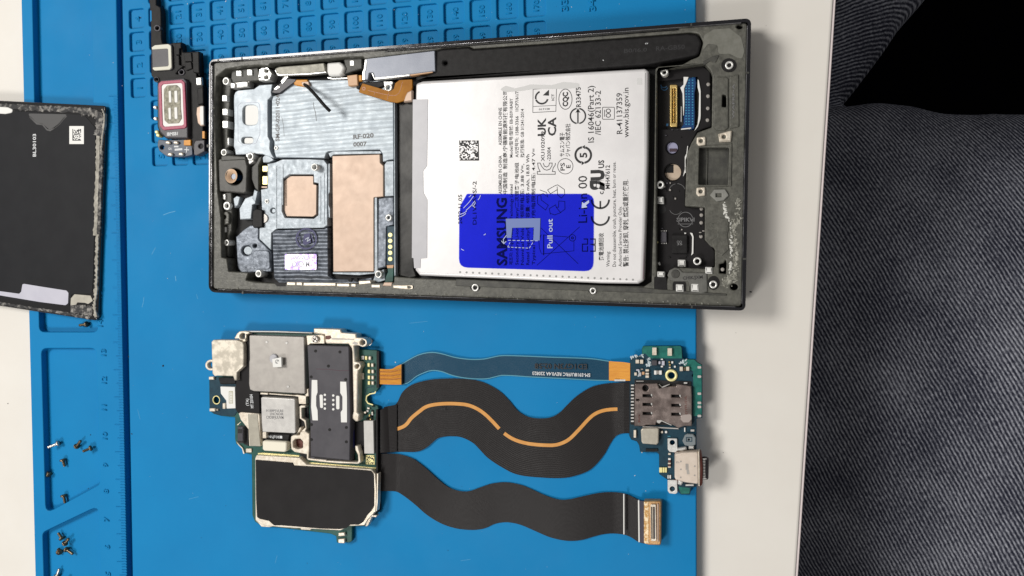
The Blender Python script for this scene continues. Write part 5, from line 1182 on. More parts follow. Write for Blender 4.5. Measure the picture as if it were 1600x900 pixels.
oe2 = ribbon('amber_end', [(951.5, 564.3), (960, 565), (975, 566), (984.5, 567.5)], [(951.5, 594.6), (965, 595), (984.5, 595)], lambda t, v: .085 + .13 * t, M_orange, c1, n=12)
mslab('solder_strip', [(rect(960, 593, 977, 595.6, .4), .14, .19)], M_steel, oe2)
ink = Ink(.08, .012); 
ink.text('ED1G73N 02:58', (917, 568.8), (835.5, 568), 8.2, bold=.018); ink.build('stamped_code', M_ink, c1)
ink = Ink(.08, .012); ink.text('SM-S918U/FRC REV0.4A 220823', (922.5, 583.6), (832, 580.6), 5.2, bold=.022); ink.build('white_code', M_inkwhite, c1)
slab('glue_line', [(627, 569.5), (628.4, 569), (628.4, 601), (627, 601)], .05, .135, M_black, c1)

c2 = empty('wide_black_cable', (P(790, 670).x, P(790, 670).y, 0), 'wide black flat cable with an orange stripe, middle of the three ribbon cables', 'ribbon cable', 'ribbon cables between the circuit boards')
top = [(594, 641), (604.5, 635), (618, 632), (629, 612.5), (644, 601), (670.6, 593.6), (697, 591.5), (723.5, 591.8), (753.7, 596.7), (780, 610.6), (795, 625), (808, 640.8), (818, 648), (828, 652), (844, 653.8), (861, 652), (874, 645), (885, 634), (901, 619), (923.6, 605), (942.5, 600), (962, 598), (985, 597.4)]
bot = [(594, 707.7), (621.5, 706), (651.8, 705.6), (667, 699), (682, 686), (690, 683), (702, 681.6), (719.7, 683), (738.6, 691.8), (750, 703), (761, 714.5), (780, 727.7), (806.6, 741), (844, 746), (882, 746.6), (905, 741.5), (922, 734), (935, 722), (945, 709), (954, 693), (963, 681), (974, 677), (985, 676.7)]
zf2 = lambda t, v: .028 + .035 * sin(t * 6.0 + .6) ** 2 + max(0, 1 - t * 16) * .17 + .02 * sin(t * 75) * math.exp(-t * 16) + max(0, 1 - (1 - t) * 16) * .05
ribbon('cable_body', top, bot, zf2, M_flexb, c2, n=110)
M_stripe = mat('orange_trace', (.58, .26, .05), .38, col2=(.64, .31, .075), ns=4)
def stripe(pts, w):
    s_ = spline(pts, 30); A = []; B = []
    for i, p in enumerate(s_):
        a = Vector(s_[max(i - 1, 0)]); b = Vector(s_[min(i + 1, 29)]); d = (b - a).normalized(); n = Vector((-d.y, d.x)) * w / 2
        A.append((p[0] - n.x, p[1] - n.y)); B.append((p[0] + n.x, p[1] + n.y))
    return A, B
def zc2(t0, t1): return lambda t, v: zf2(t0 + (t1 - t0) * t, v) + .012
A, B = stripe([(604.5, 673.5), (618, 671), (633, 664.8), (643, 653), (655.5, 642.7), (664, 636.5), (674.4, 633), (693, 630.8), (715, 631), (731, 633), (745, 638.5), (757, 646.6), (768.8, 657.8), (780, 670)], 5.4)
ribbon('orange_stripe', A, B, zc2(.03, .47), M_stripe, c2, m=1, thick=.008)
A, B = stripe([(787.7, 677), (797, 683.5), (808, 688.6), (822, 692.5), (836.8, 694.6), (852, 695.6), (867, 695.4), (879, 692), (889.7, 686), (904.8, 671), (920, 654.5), (930, 646.5), (942.5, 641.6), (958, 639.5), (975, 639.5)], 5.4)
ribbon('orange_stripe', A, B, zc2(.5, .96), M_stripe, c2, m=1, thick=.008)
ribbon('end_fold', [(600, 636), (620, 632)], [(600, 707.2), (620, 706)], lambda t, v: .165 - .075 * t, M_flexb, c2, n=4)
ribbon('end_fold', [(975, 597.5), (985, 597.2)], [(975, 677), (985, 676.8)], lambda t, v: .13, M_flexb, c2, n=4)
ink = Ink(.12, .01); ink.text('+10', (689, 641), (696, 640.5), 3); ink.build('small_mark', M_ink, c2)

c3 = empty('plugged_black_cable', (P(800, 780).x, P(800, 780).y, 0), 'black flat cable ending in a gold plug, lowest of the three ribbon cables', 'ribbon cable', 'ribbon cables between the circuit boards')
top = [(594, 709), (621.5, 709.4), (644, 716), (656, 724), (667, 733), (680, 745), (693, 756), (702, 762), (712, 765.8), (722, 767.8), (733, 767.6), (750, 761.7), (768.8, 755.6), (791.5, 753.6), (814, 757.6), (830, 764), (846, 771.5), (860, 777), (875, 780.8), (888, 780.4), (903, 777.3), (935, 770.4), (955, 769), (974.6, 770.8), (985.5, 775), (997.8, 781), (1006.5, 782.5)]
bot = [(594, 767.5), (617.8, 767.8), (629, 773.5), (648, 788), (667, 804.5), (689.5, 818), (712, 825.5), (735, 828), (750, 827), (760, 824.5), (772, 819), (783, 816.5), (796, 816.3), (814, 820.3), (836.8, 830), (859.4, 839.5), (882, 844.6), (898, 845), (912, 843), (926, 838.8), (942, 834.8), (958, 833.6), (974.4, 835.3), (985.5, 839.3), (997.8, 847), (1006.5, 849.4)]
zf3 = lambda t, v: .028 + .035 * sin(t * 6.0 + .2) ** 2 + max(0, 1 - t * 16) * .12 + max(0, 1 - (1 - t) * 9) * .08
ribbon('cable_body', top, bot, zf3, M_flexb, c3, n=110)
mslab('white_line', [(T(0, 0, 1, (973.8, 772), (975.4, 772), (975.6, 835), (974, 835)), .18, .232)], M_white, c3)
mslab('white_line', [(T(0, 0, 1, (996.8, 782), (998.8, 782), (999.6, 847), (997.6, 847)), .18, .262)], M_white, c3)
slab('violet_band', T(0, 0, 1, (999.5, 782.6), (1006.5, 783.2), (1006.5, 848.5), (1000.2, 847.4)), .18, .262, mat('violet_black_film', (.035, .030, .05), .4), c3)
pl = slab('plug', fil(T(960, 770, 9, (413, 118), (640, 118), (658, 130), (652, 720), (640, 738), (480, 735), (415, 712)), 1), .05, .34, mat('copper_plug', (.42, .22, .09), .38, metal=.5, col2=(.60, .38, .18), ns=5, bump=.2), c3, .03)
slab('gold_strip', fil(T(960, 770, 9, (415, 125), (480, 125), (480, 715), (450, 720), (415, 705)), .6), .3, .35, mat('speckled_gold', (.50, .28, .09), .4, metal=.5, col2=(.85, .70, .48), ns=12, contrast=(.45, .6)), pl, .005)
slab('contact_rail', [fil(T(960, 770, 9, (505, 165), (585, 165), (592, 680), (512, 680)), 2), fil(T(960, 770, 9, (518, 200), (532, 200), (535, 650), (520, 650)), .5), fil(T(960, 770, 9, (545, 200), (568, 200), (572, 650), (548, 650)), .8)], .3, .40, M_beige, pl, .015)
slab('contact_gap', fil(T(960, 770, 9, (512, 190), (575, 190), (582, 660), (518, 660)), 1), .3, .36, M_slate, pl, .0)
slab('side_rail', fil(T(960, 770, 9, (600, 150), (622, 160), (622, 690), (604, 690)), .8), .3, .38, M_copper, pl, .01)
# ------------------------------------------------------------------ charging board
sb = empty('charging_board', (P(1040, 650).x, P(1040, 650).y, 0), 'small teal circuit board with card cage and charging socket, right of the ribbon cables', 'circuit board')
k1 = lambda *p: T(970, 530, 10, *p)
k2 = lambda *p: T(970, 610, 10, *p)
k3 = lambda *p: T(970, 690, 10, *p)
S0, S1 = .08, .20
full = fil(k1((140, 320), (170, 290), (330, 245), (325, 150), (350, 105), (930, 100), (955, 130), (965, 290), (1000, 308), (1150, 310), (1200, 360), (1270, 400), (1275, 700)) + k2((1275, 430), (1180, 440), (1180, 1000)) +
           k3((1190, 600), (1180, 710), (1100, 720), (1080, 830), (940, 830), (730, 600), (600, 510), (595, 200), (560, 170), (300, 165), (285, 60), (250, 0), (160, -30), (130, -90)) + k1((140, 1300)), 1.2)
slab('circuit_board', [full, circ(1049, 586.5, 4.4), circ(1050.5, 691, 3.8), circ(1050.3, 764, 3.8), circ(1084, 586.5, 2.6), circ(1091.5, 605, 2.6)], S0, S1, M_pcbd, sb, .015)
mslab('green_margin', [(fil(k1((340, 110), (930, 108), (948, 135), (955, 300), (700, 300), (460, 300), (380, 220), (335, 240), (333, 150)), 1), S1 - .01, S1 + .006), (fil(k1((970, 315), (1148, 318), (1195, 365), (1262, 405), (1262, 1200), (1130, 1200), (1130, 500), (980, 420)), 1), S1 - .01, S1 + .006),
                       (fil(k3((900, 705), (1080, 725), (1070, 810), (940, 815)), 1), S1 - .01, S1 + .006)], M_pcbg, sb)
cage = slab('card_cage', [fil(k1((215, 700), (570, 690), (600, 770), (760, 740), (860, 735), (880, 700), (1100, 735), (1108, 900)) + k2((1105, 560), (990, 555), (905, 590), (820, 545), (620, 465), (560, 480), (540, 545), (400, 540), (350, 560), (210, 560)), .6)] +
            [fil(k2((x, y), (x + 145, y + 5), (x + 148, y + 45), (x + 2, y + 42)), .6) for x in (343,) for y in (62, 198, 340, -72)][:3] + [fil(k2((x, y), (x + 145, y + 5), (x + 148, y + 45), (x + 2, y + 42)), .6) for x in (790,) for y in (68, 212, 352)] +
            [circ(1008.5, 606.5, 4.8), fil(k2((240, 135), (290, 140), (285, 165), (240, 160)), .5)], S1, .36, M_nickel, sb, .02)
mslab('cage_window', [(fil(k1((343, 862), (480, 866), (483, 905), (345, 900)), .6), .3, .364), (fil(k1((790, 868), (930, 872), (935, 905), (792, 900)), .6), .3, .364)], M_void, sb) if False else None
for (x, y) in ((1019, 618), (1019, 632), (1019, 646), (1063.5, 619), (1063.5, 633), (1063.5, 647)):
    slab('contact_spring', fil([(x - 2.2, y - 2.5), (x, y - 2.3), (x + .6, y + 2.2), (x - 1, y + 1), (x - 2, y)], .3), .25, .372, M_lgrey, cage, .005)
slab('cage_floor', fil(k2((215, -170), (1100, -140), (1100, 540), (215, 540)), .6), S1, S1 + .02, M_void, sb)
slab('worn_corner', fil(k2((950, 390), (1000, 380), (1100, 370), (1105, 450), (1060, 500), (980, 500), (930, 450)), 3), .3, .364, M_nickel if False else mat('scuffed_nickel', (.36, .31, .29), .5, metal=.4), cage)
mslab('cage_wire', [(fil(k2((340, 560), (900, 590), (905, 610), (340, 578)), .3), S1, .30, .01), (fil(k1((600, 700), (640, 745), (760, 700), (770, 710), (650, 765), (590, 710)), .3), S1, .32, .01), (fil(k2((560, 465), (630, 462), (800, 540), (790, 552), (640, 485), (600, 520), (560, 500)), .3), S1, .375, .01)], M_lgrey, sb)
ink = Ink(.36); ink.text('DYFUSVL', (1074, 647), (1073, 618), 3.6, bold=.01); ink.build('laser_marking', M_brown, cage); ink = Ink(.36); ink.text('■NAKTM', (1000, 660), (1000, 648), 2.6); ink.build('laser_marking', M_brown, cage)
slab('solder_row', fil(k1((155, 700), (215, 740), (215, 1340), (150, 1330)), .5), S1, S1 + .02, M_black, sb)
for i in range(12): slab('lead', rect(985.6, 601 + i * 5.1, 990.6, 603.6 + i * 5.1, .3), S1, S1 + .06, M_steel, sb, .01)
slab('nickel_square', fil(k2((310, 620), (340, 592), (570, 585), (595, 600), (588, 820), (560, 852), (340, 835), (320, 800)), 1.6), S1, .38, mat('khaki_nickel', (.40, .37, .31), .42, metal=.4, col2=(.46, .43, .365), ns=8), sb, .03, 2)
c = P(1049, 586.5, S1 + .02)
link('gold_ring', ring_mesh([(.100, S1), (.100, S1 + .05), (.165, S1 + .05), (.175, S1 + .03), (.175, S1)], c, 28), M_palegold, sb)
for y0 in (685, 750):
    slab('mounting_plate', [fil([(1043, y0), (1058, y0 + .3), (1058.5, y0 + 20), (1055, y0 + 22), (1046, y0 + 21), (1043.2, y0 + 17)], 1.4), circ(1050.5, y0 + (6.5 if y0 == 685 else 14), 4)], S1 - .01, S1 + .06, M_steel, sb, .01)
slab('grey_hex_gasket', [fil(k2((960, 790), (1000, 700), (1040, 680), (1130, 685), (1170, 740), (1170, 850), (1100, 880), (1000, 860)), 2), circ(1076.5, 687, 1.6, 10)], S1, .30, mat('slate_gasket', (.17, .20, .215), .5), sb, .02)
ink = Ink(.30); ink.line(rect(1072.5, 683.5, 1081, 689.5), 1.2, True); ink.build('gasket_mark', M_pcbd, sb)
# scattered small parts: (x0, y0, x1, y1, height, material)
SP = [(1019, 543, 1026, 555, .1, M_beige), (1043, 544, 1050, 556, .1, M_beige), (993, 562, 998.5, 568, .1, M_beige), (1000, 562, 1005, 568.5, .1, M_beige), (1018, 563, 1026.5, 571, .14, M_slate),
      (1028.5, 564.5, 1032, 569, .07, M_lilac), (1034, 564, 1038.5, 571, .07, M_lilac), (1032.5, 560.5, 1036, 562.5, .06, M_white), (1032.5, 571.5, 1036, 574, .06, M_white), (1022, 579, 1026, 585.5, .1, M_white), (1026.5, 579, 1030, 585, .1, M_grey), (1030, 579, 1034, 585.5, .1, M_white),
      (1062, 573, 1067, 580, .1, M_beige), (1068, 573.5, 1071.5, 579.5, .1, M_screw), (1072, 573, 1077, 579.5, .1, M_beige), (1044.5, 564.5, 1047, 567.5, .06, M_gold), (1045, 569, 1048, 571.5, .06, M_gold), (1045, 573, 1048, 575.5, .06, M_beige), (1049, 564.5, 1052, 568, .06, M_white), (1053, 571.5, 1056, 574.5, .06, M_white),
      (991, 582, 995, 587, .08, M_beige), (994, 577, 999, 579.5, .06, M_lilac), (1003, 581, 1007, 585.5, .07, M_tan), (1008.5, 577, 1014, 580.5, .09, M_beige), (1008.5, 582.5, 1014, 585.5, .09, M_beige), (1008.5, 586.5, 1014, 590.5, .09, M_beige), (998, 582, 1002, 588, .07, M_filmgrey), (1001, 576, 1005, 578, .06, M_grey),
      (1068.5, 597.5, 1074, 599.8, .07, M_white), (994, 595, 1006, 596.6, .05, M_lgrey), (990, 672, 994, 684, .08, M_beige), (1032.5, 673.5, 1036, 677, .06, M_beige), (1039, 673.5, 1042.5, 677, .06, M_white), (1079, 671, 1085, 674.5, .05, M_lgrey), (1069, 668, 1071, 675, .05, M_white), (1043, 681, 1048, 682.4, .03, M_tealedge),
      (1044, 708, 1048, 711, .07, M_beige), (1044, 716, 1048, 719, .07, M_white), (1044, 719.5, 1048, 722.5, .07, M_brown), (1043.5, 723, 1048, 725.5, .07, M_beige), (1044, 726, 1048, 728.5, .07, M_brown), (1043.5, 728.6, 1048, 731, .07, M_beige), (1043, 742.5, 1044.8, 748, .06, M_white), (1046, 742.5, 1048.5, 748, .06, M_white),
      (1030, 730.5, 1035, 738.5, .05, M_palegold), (1035.5, 730.5, 1038.5, 738.5, .05, M_palegold), (1039, 730.5, 1042, 738.5, .05, M_palegold), (1009, 701, 1028, 705, .03, M_black), (1002, 706, 1004, 708, .02, M_lgrey)]
for (x0, y0, x1, y1, h, m) in SP:
    slab('small_part', rect(x0, y0, x1, y1, .6), S1, S1 + h, m, sb, .01)
for y in (574, 588.5, 615.2, 629.5, 635.8, 650): slab('edge_pad', rect(1089.8, y - 2, 1095.8, y + 2, 1.6), S1, S1 + .03, M_lgrey, sb, .005)
crumb1 = crumbs('solder_flux', lambda r: (r.choice([(996, 557), (1002, 554), (1013, 569), (1015, 563), (1066, 566), (1071, 569), (999, 584)])[0] + r.gauss(0, 1.8), 0), 1, S1, .01, .02, M_white, sb, 1)
bpy.data.objects.remove(crumb1)
def spots(cs, w):
    def f(r):
        c = r.choice(cs); return c[0] + r.gauss(0, w), c[1] + r.gauss(0, w)
    return f
tag(crumbs('flux_residue', spots([(988, 558), (994, 556.5), (1003, 555), (1012, 570), (1014, 562), (1015, 567), (1066, 566), (1071, 569), (1073, 566), (1000, 583), (998, 586)], 1.3), 90, S1 + .005, .012, .03, mat('frosted_flux', (.5, .58, .62), .4), sb, 31), kind='stuff')
# usb-c socket
us = slab('socket_shell', fil(k3((840, 200), (960, 170), (1190, 160), (1215, 180), (1215, 650), (1190, 665), (1000, 640), (860, 600), (838, 560)), 1.2), S1 - .05, .50, mat('socket_metal', (.62, .53, .45), .40, metal=.3, col2=(.70, .61, .53), ns=5), sb, .035, 2)
for x, y in ((1063.8, 721), (1063.8, 733.5), (1063.5, 746), (1085.5, 728.5), (1085.3, 742.8)): slab('dimple', circ(x, y, 1.3, 10), .49, .505, M_grey, us)
ink = Ink(.50); ink.line([(1073.5, 724.5), (1073.5, 734)], 4.6); ink.line([(1074.5, 734), (1075.5, 741)], 4); ink.build('laser_marking', M_grey, us); ink = Ink(.50); ink.text('IL', (1057, 724), (1063, 723), 3); ink.build('laser_marking', M_grey, us)
slab('brown_gasket', fil(k3((1212, 150), (1250, 170), (1275, 300), (1285, 420), (1275, 680), (1240, 705), (1212, 700)), 1.5), S1 - .08, .46, M_brown, us, .05)
slab('steel_collar', fil(k3((1205, 150), (1225, 150), (1238, 420), (1232, 700), (1212, 700), (1210, 420)), .6), S1 - .08, .50, M_beige, us, .03)
nz_ = slab('socket_mouth', fil(k3((1275, 245), (1350, 255), (1378, 275), (1370, 590), (1350, 608), (1280, 600)), 1.8), S1 - .02, .40, mat('dark_socket_steel', (.03, .026, .03), .25, metal=.3), us, .08, 3)
ink = Ink(.40)
for i in range(13): ink.line([(1098, 718.5 + i * 2.35), (1102, 718.5 + i * 2.35)], .8)
ink.line([(1098, 717), (1104, 717)], .9); ink.line([(1098, 748), (1104, 748)], .9); ink.build('contact_teeth', M_lgrey, nz_)
mslab('weld_tab', [(fil(k3((880, 200), (920, 180), (970, 200), (965, 250), (920, 275), (885, 240)), 1), S1, .44, .03), (fil(k3((890, 610), (930, 595), (975, 640), (940, 690), (890, 670)), 1), S1, .44, .03), (fil(k3((870, 110), (1020, 85), (1030, 130), (960, 150), (880, 150)), 1), S1, .36, .03),
                   (rect(1076, 697, 1084, 702, .6), S1, .34, .02), (rect(1071, 757, 1084, 759.5, .4), S1, .32, .01)], M_steel, us)
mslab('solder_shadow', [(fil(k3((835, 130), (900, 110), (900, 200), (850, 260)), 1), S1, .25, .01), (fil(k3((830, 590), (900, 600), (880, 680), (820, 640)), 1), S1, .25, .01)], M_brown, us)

# ------------------------------------------------------------------ loudspeaker and camera-surround module, upper left
sp = empty('loudspeaker_module', (P(268, 150).x, P(268, 150).y, 0), 'black loudspeaker module with a magenta ring and long upright arm, left of the phone frame', 'loudspeaker')
q1 = lambda *p: T(220, 0, 7.5, *p)
q2 = lambda *p: T(220, 110, 6.425, *p)
slab('housing', [fil(q1((90, -60), (180, -60), (180, 55), (228, 85), (235, 130), (240, 440), (250, 505), (340, 510), (380, 500), (475, 492), (490, 610), (680, 600), (688, 860), (690, 900)) + q2((560, 10), (560, 60), (590, 70), (610, 60), (612, 140), (625, 160), (625, 700), (640, 720), (640, 800), (560, 860), (470, 700), (470, 680), (250, 680), (190, 640), (165, 560), (165, 120), (110, 60)) +
                      q1((120, 880), (118, 560), (115, 300), (105, 100)), 1.2), circ(245.3, 43.7, 2.9), circ(283.2, 112.5, 2.9), circ(244, 124, 2.4)], .04, .28, M_black, sb if False else sp, .03)
slab('slot_inset', fil(q1((108, 122), (125, 125), (128, 240), (108, 260)), .6), .2, .283, M_blue, sp)  # blue sliver in the slot, same colour as the mat
mslab('rim', [([*circ(245.3, 43.7, 5.2)], .2, .31, .02)], M_slate, sp)
bpy.data.objects.remove([o for o in sp.children if o.name.startswith('rim')][0])
for x, y, r in ((245.3, 43.7, 5.4), (283.2, 112.5, 5.2), (244, 124, 4.4)): slab('screw_eye', [circ(x, y, r), circ(x, y, 3)], .2, .32, M_slate, sp, .02); slab('hole', circ(x, y, 3), .1, .15, M_void, sp)
# upper raised parts
slab('raised_block', fil(q1((128, 555), (150, 530), (355, 515), (368, 560), (372, 800), (350, 820), (150, 828), (135, 800)), 1.5), .2, .34, M_slate, sp, .02)
slab('cream_gasket', fil(q1((125, 555), (165, 528), (320, 515, 3.5), (352, 535, 3), (360, 790, 3), (335, 815, 3), (160, 826, 2), (138, 808), (138, 790), (160, 786), (315, 775, 1), (325, 760), (318, 575, 1), (300, 568), (150, 578), (130, 580)), .6), .3, .38, mat('cream_gasket', (.66, .65, .56), .6), sp, .015)
mslab('clip_arm', [(fil(q1((395, 510), (470, 500), (470, 560), (450, 570), (450, 640), (405, 645), (405, 520)), 1), .25, .36, .02), (fil(q1((400, 655), (445, 645), (450, 760), (500, 770), (430, 830), (400, 880)), 1), .25, .36, .02), (fil(q1((500, 620), (590, 612), (600, 720), (510, 722)), 1), .25, .34, .02), (fil(q1((600, 610), (680, 600), (685, 860), (610, 850)), 1), .25, .37, .03), (fil(q1((510, 730), (590, 725), (600, 800), (530, 830)), 1), .25, .33, .02)], M_black, sp)
drv = slab('speaker_body', fil(q2((162, 150), (205, 95), (430, 75), (458, 110), (470, 620), (470, 680), (250, 680), (195, 620), (170, 560)), 2.5), .2, .44, M_slate, sp, .04, 2)
slab('magenta_ring', [fil(q2((175, 130), (205, 108), (410, 92), (440, 120), (458, 560), (440, 580), (225, 600), (190, 560)), 3), fil(q2((205, 155), (225, 138), (400, 124), (415, 140), (430, 540), (410, 552), (235, 565), (218, 545)), 3)], .4, .475, M_magenta, drv, .015)
slab('white_plate', fil(q2((203, 152), (225, 136), (402, 122), (417, 138), (432, 542), (412, 554), (233, 568), (216, 548)), 3), .4, .455, M_white, drv, .005)
gr = slab('grille', fil(q2((228, 190), (260, 150), (360, 145), (395, 180), (400, 380), (410, 480), (380, 530), (270, 535), (235, 500), (228, 350)), 4), .4, .475, M_mesh, drv, .02)
for x0, y0, x1, y1 in ((278, 205, 303, 320), (335, 205, 365, 320), (275, 375, 300, 490), (335, 370, 365, 485)):
    slab('grille_slot', fil(q2((x0, y0), (x1, y0 - 4), (x1 + 4, y1), (x0 + 4, y1 + 4)), 1.6), .45, .49, M_white, gr, .012)
ink = Ink(.44); ink.text('IBMSB1', (261, 212), (278, 211), 4, bold=.04); ink.build('white_code', M_inkwhite, drv)
slab('dark_side', fil(q2((460, 60), (540, 60), (545, 690), (475, 690)), 1), .1, .22, M_void, sp)
mslab('steel_spring', [(fil(q2((550, 72), (605, 65), (610, 145), (555, 148)), 1), .25, .36, .03)], M_steel, sp)
slab('copper_coil', fil(q2((560, 370), (600, 352), (628, 355), (632, 550), (600, 560), (570, 530), (555, 440)), 1.5), .25, .36, M_copper, sp, .03)
slab('white_pad', fil(q2((595, 360), (628, 358), (630, 545), (600, 545), (590, 450)), 1), .3, .372, M_white, sp, .01)
slab('amber_tab', rect(316, 205, 319.5, 216, .5), .25, .34, M_orange, sp)
slab('side_bar', fil(q2((565, 180), (625, 165), (628, 330), (570, 350)), 1), .25, .33, M_black, sp, .03)
# lower small circuit board
b2 = slab('lower_board', [fil(q2((175, 690), (240, 700), (420, 690), (510, 690), (520, 850), (430, 870), (260, 865), (185, 810), (165, 750)), 3), circ(253, 230, 3.4)], .06, .26, mat('navy_board', (.03, .045, .075), .45, col2=(.05, .07, .11), ns=6), sp, .02)
slab('end_lug', [fil(q2((550, 700), (640, 695), (640, 810), (560, 855), (530, 850), (530, 740)), 2), circ(313.5, 228.3, 3.4)], .06, .34, M_slate, sp, .03)
for x, y in ((261.5, 222.5), (274, 222.5), (265, 241), (282, 240.5)): slab('gold_ball', circ(x, y, 3.8, 14, ry=2.8), .24, .36, M_beige, b2, .04)
for x, y in ((241.5, 167.5), (242, 185), (244, 206), (246, 211)): slab('solder_ball', circ(x, y, 3.0, 14), .1, .34, M_palegold if y > 200 else M_steel, sp, .04)
slab('amber_tail', fil(q2((432, 700), (500, 695), (500, 752), (430, 752)), .8), .22, .34, M_orange, sp, .01)
ink = Ink(.26); ink.text('X', (290.5, 239), (296, 233.5), 5, bold=.03); ink.line([(272, 229), (279, 229)], 2); ink.line([(273, 234), (285, 233)], 2.6); ink.text('GA', (263, 234), (268.5, 234), 3); ink.build('silk_marks', M_inkwhite, b2)

# ------------------------------------------------------------------ rear glass cover, left
cv = empty('rear_cover', (P(60, 320).x, P(60, 320).y, 0), 'charcoal phone rear cover lying inside up at the left, torn glue round its edges', 'phone cover')
CV = .17
outer_c = fil([(-330, 141), (165, 164.8, 6), (152, 501.5, 6), (-330, 428)], 3, 5)
slab('glass_panel', outer_c, .02, CV, M_coverglass, cv, .05, 3)
film_c = fil([(-330, 158), (20, 174), (60, 176), (132, 180, 14), (149, 200, 10), (149, 260), (146, 420), (144, 458, 4), (112, 459, 4), (108, 478), (60, 474), (-330, 416)], 2, 5)
slab('inner_film', film_c, .1, CV + .012, M_cover, cv)
slab('grey_strip', fil(T(0, 420, 8, (-2600, -60), (0, 280), (240, 312), (265, 285), (280, 195), (300, 188), (590, 235), (830, 272, 3), (855, 300, 3), (850, 430, 3), (820, 455, 3), (500, 415), (0, 332), (-2600, -10)), 1.6), .1, CV + .018, M_lilac, cv)
rim_t = [(-330, 147), (0, 161.5), (60, 165), (110, 167.5), (158, 170)]; 
glu = Ink(CV, .0)
def ragged(name, pts, w, m, z0, z1, seed, amp=1.6, n=70):
    rnd = random.Random(seed); s_ = spline(pts, n); A = []; B = []
    for i, p in enumerate(s_):
        a = Vector(s_[max(i - 1, 0)]); b = Vector(s_[min(i + 1, n - 1)]); d = (b - a).normalized(); nn = Vector((-d.y, d.x))
        w0 = w / 2 + rnd.uniform(-amp, amp) * .5; w1 = w / 2 + rnd.uniform(-amp, amp)
        A.append((p[0] - nn.x * w0, p[1] - nn.y * w0)); B.append((p[0] + nn.x * w1, p[1] + nn.y * w1))
    return slab(name, A + B[::-1], z0, z1, m, cv, .012)
ragged('fibrous_glue', [(-320, 150), (0, 166), (60, 169), (120, 172), (140, 176)], 9, M_fuzz, .1, CV + .02, 1, 1.8, 120)
ragged('fibrous_glue', [(128, 174), (146, 176), (156, 184), (155, 200), (152, 212)], 12, M_fuzz, .1, CV + .035, 2, 2.2, 40)
ragged('pale_glue_edge', [(159, 170), (162, 178), (161.5, 196), (159, 214), (157, 240)], 2.4, M_glue, .1, CV + .045, 3, .8, 40)
ragged('pale_glue_strip', [(153, 200), (152.5, 230), (152, 260), (150.5, 300), (149.5, 340), (148, 368)], 6.0, M_glue, .1, CV + .03, 4, 1.0, 60)
ragged('fibrous_glue', [(157.5, 226), (157.5, 260), (155, 300), (154.5, 340), (153, 372)], 5.5, M_fuzz, .1, CV + .028, 5, 1.2, 60)
ragged('pale_glue_strip', [(152, 366), (150.5, 400), (150, 430), (149, 455), (147, 480), (149, 496)], 4.2, M_glue, .1, CV + .045, 6, 1.6, 60)
slab('glue_patch', fil(T(0, 420, 8, (885, 370), (930, 318), (1130, 335), (1160, 400), (1100, 440), (1060, 425), (965, 420), (950, 450), (880, 460)), 1.4), .1, CV + .022, mat('beige_glue', (.36, .34, .29), .6, col2=(.44, .42, .36), ns=5), cv, .006)
ragged('fibrous_glue', [(110, 484), (126, 484), (144, 486)], 15, M_fuzz, .1, CV + .03, 7, 2.4, 40)
ragged('fibrous_glue', [(-320, 424), (0, 474), (60, 483), (110, 491), (140, 497)], 4, M_fuzz, .1, CV + .018, 8, 1.4, 120)
slab('white_foam_patch', fil([(-60, 163), (12, 167.5, 4), (20, 171, 4), (18, 176, 4), (8, 178), (-60, 174)], 2), .1, CV + .04, M_white, cv, .02)
ink = Ink(CV + .012); ink.line(T(0, 140, 7.5, (350, 320), (430, 400), (500, 410), (550, 470), (590, 480), (650, 440), (700, 400), (740, 350), (780, 310)), 1.6)
ink.build('glue_smear', mat('smear', (.065, .065, .067), .6), cv)
ink = Ink(CV + .012); ink.fill(fil(T(0, 140, 7.5, (330, 280), (790, 290), (740, 350), (700, 400), (640, 450), (580, 470), (510, 410), (430, 390), (350, 320)), 2)); ink.build('glue_smear', mat('smear_faint', (.052, .052, .054), .6), cv)
slab('white_sticker', rect(108.3, 197, 131, 225, .3), .1, CV + .018, M_white, cv)
ink = Ink(CV + .012); ink.text('BL30103', (56.3, 244.6), (56.3, 209), 5, bold=.02); ink.build('white_code', M_inkwhite, cv)

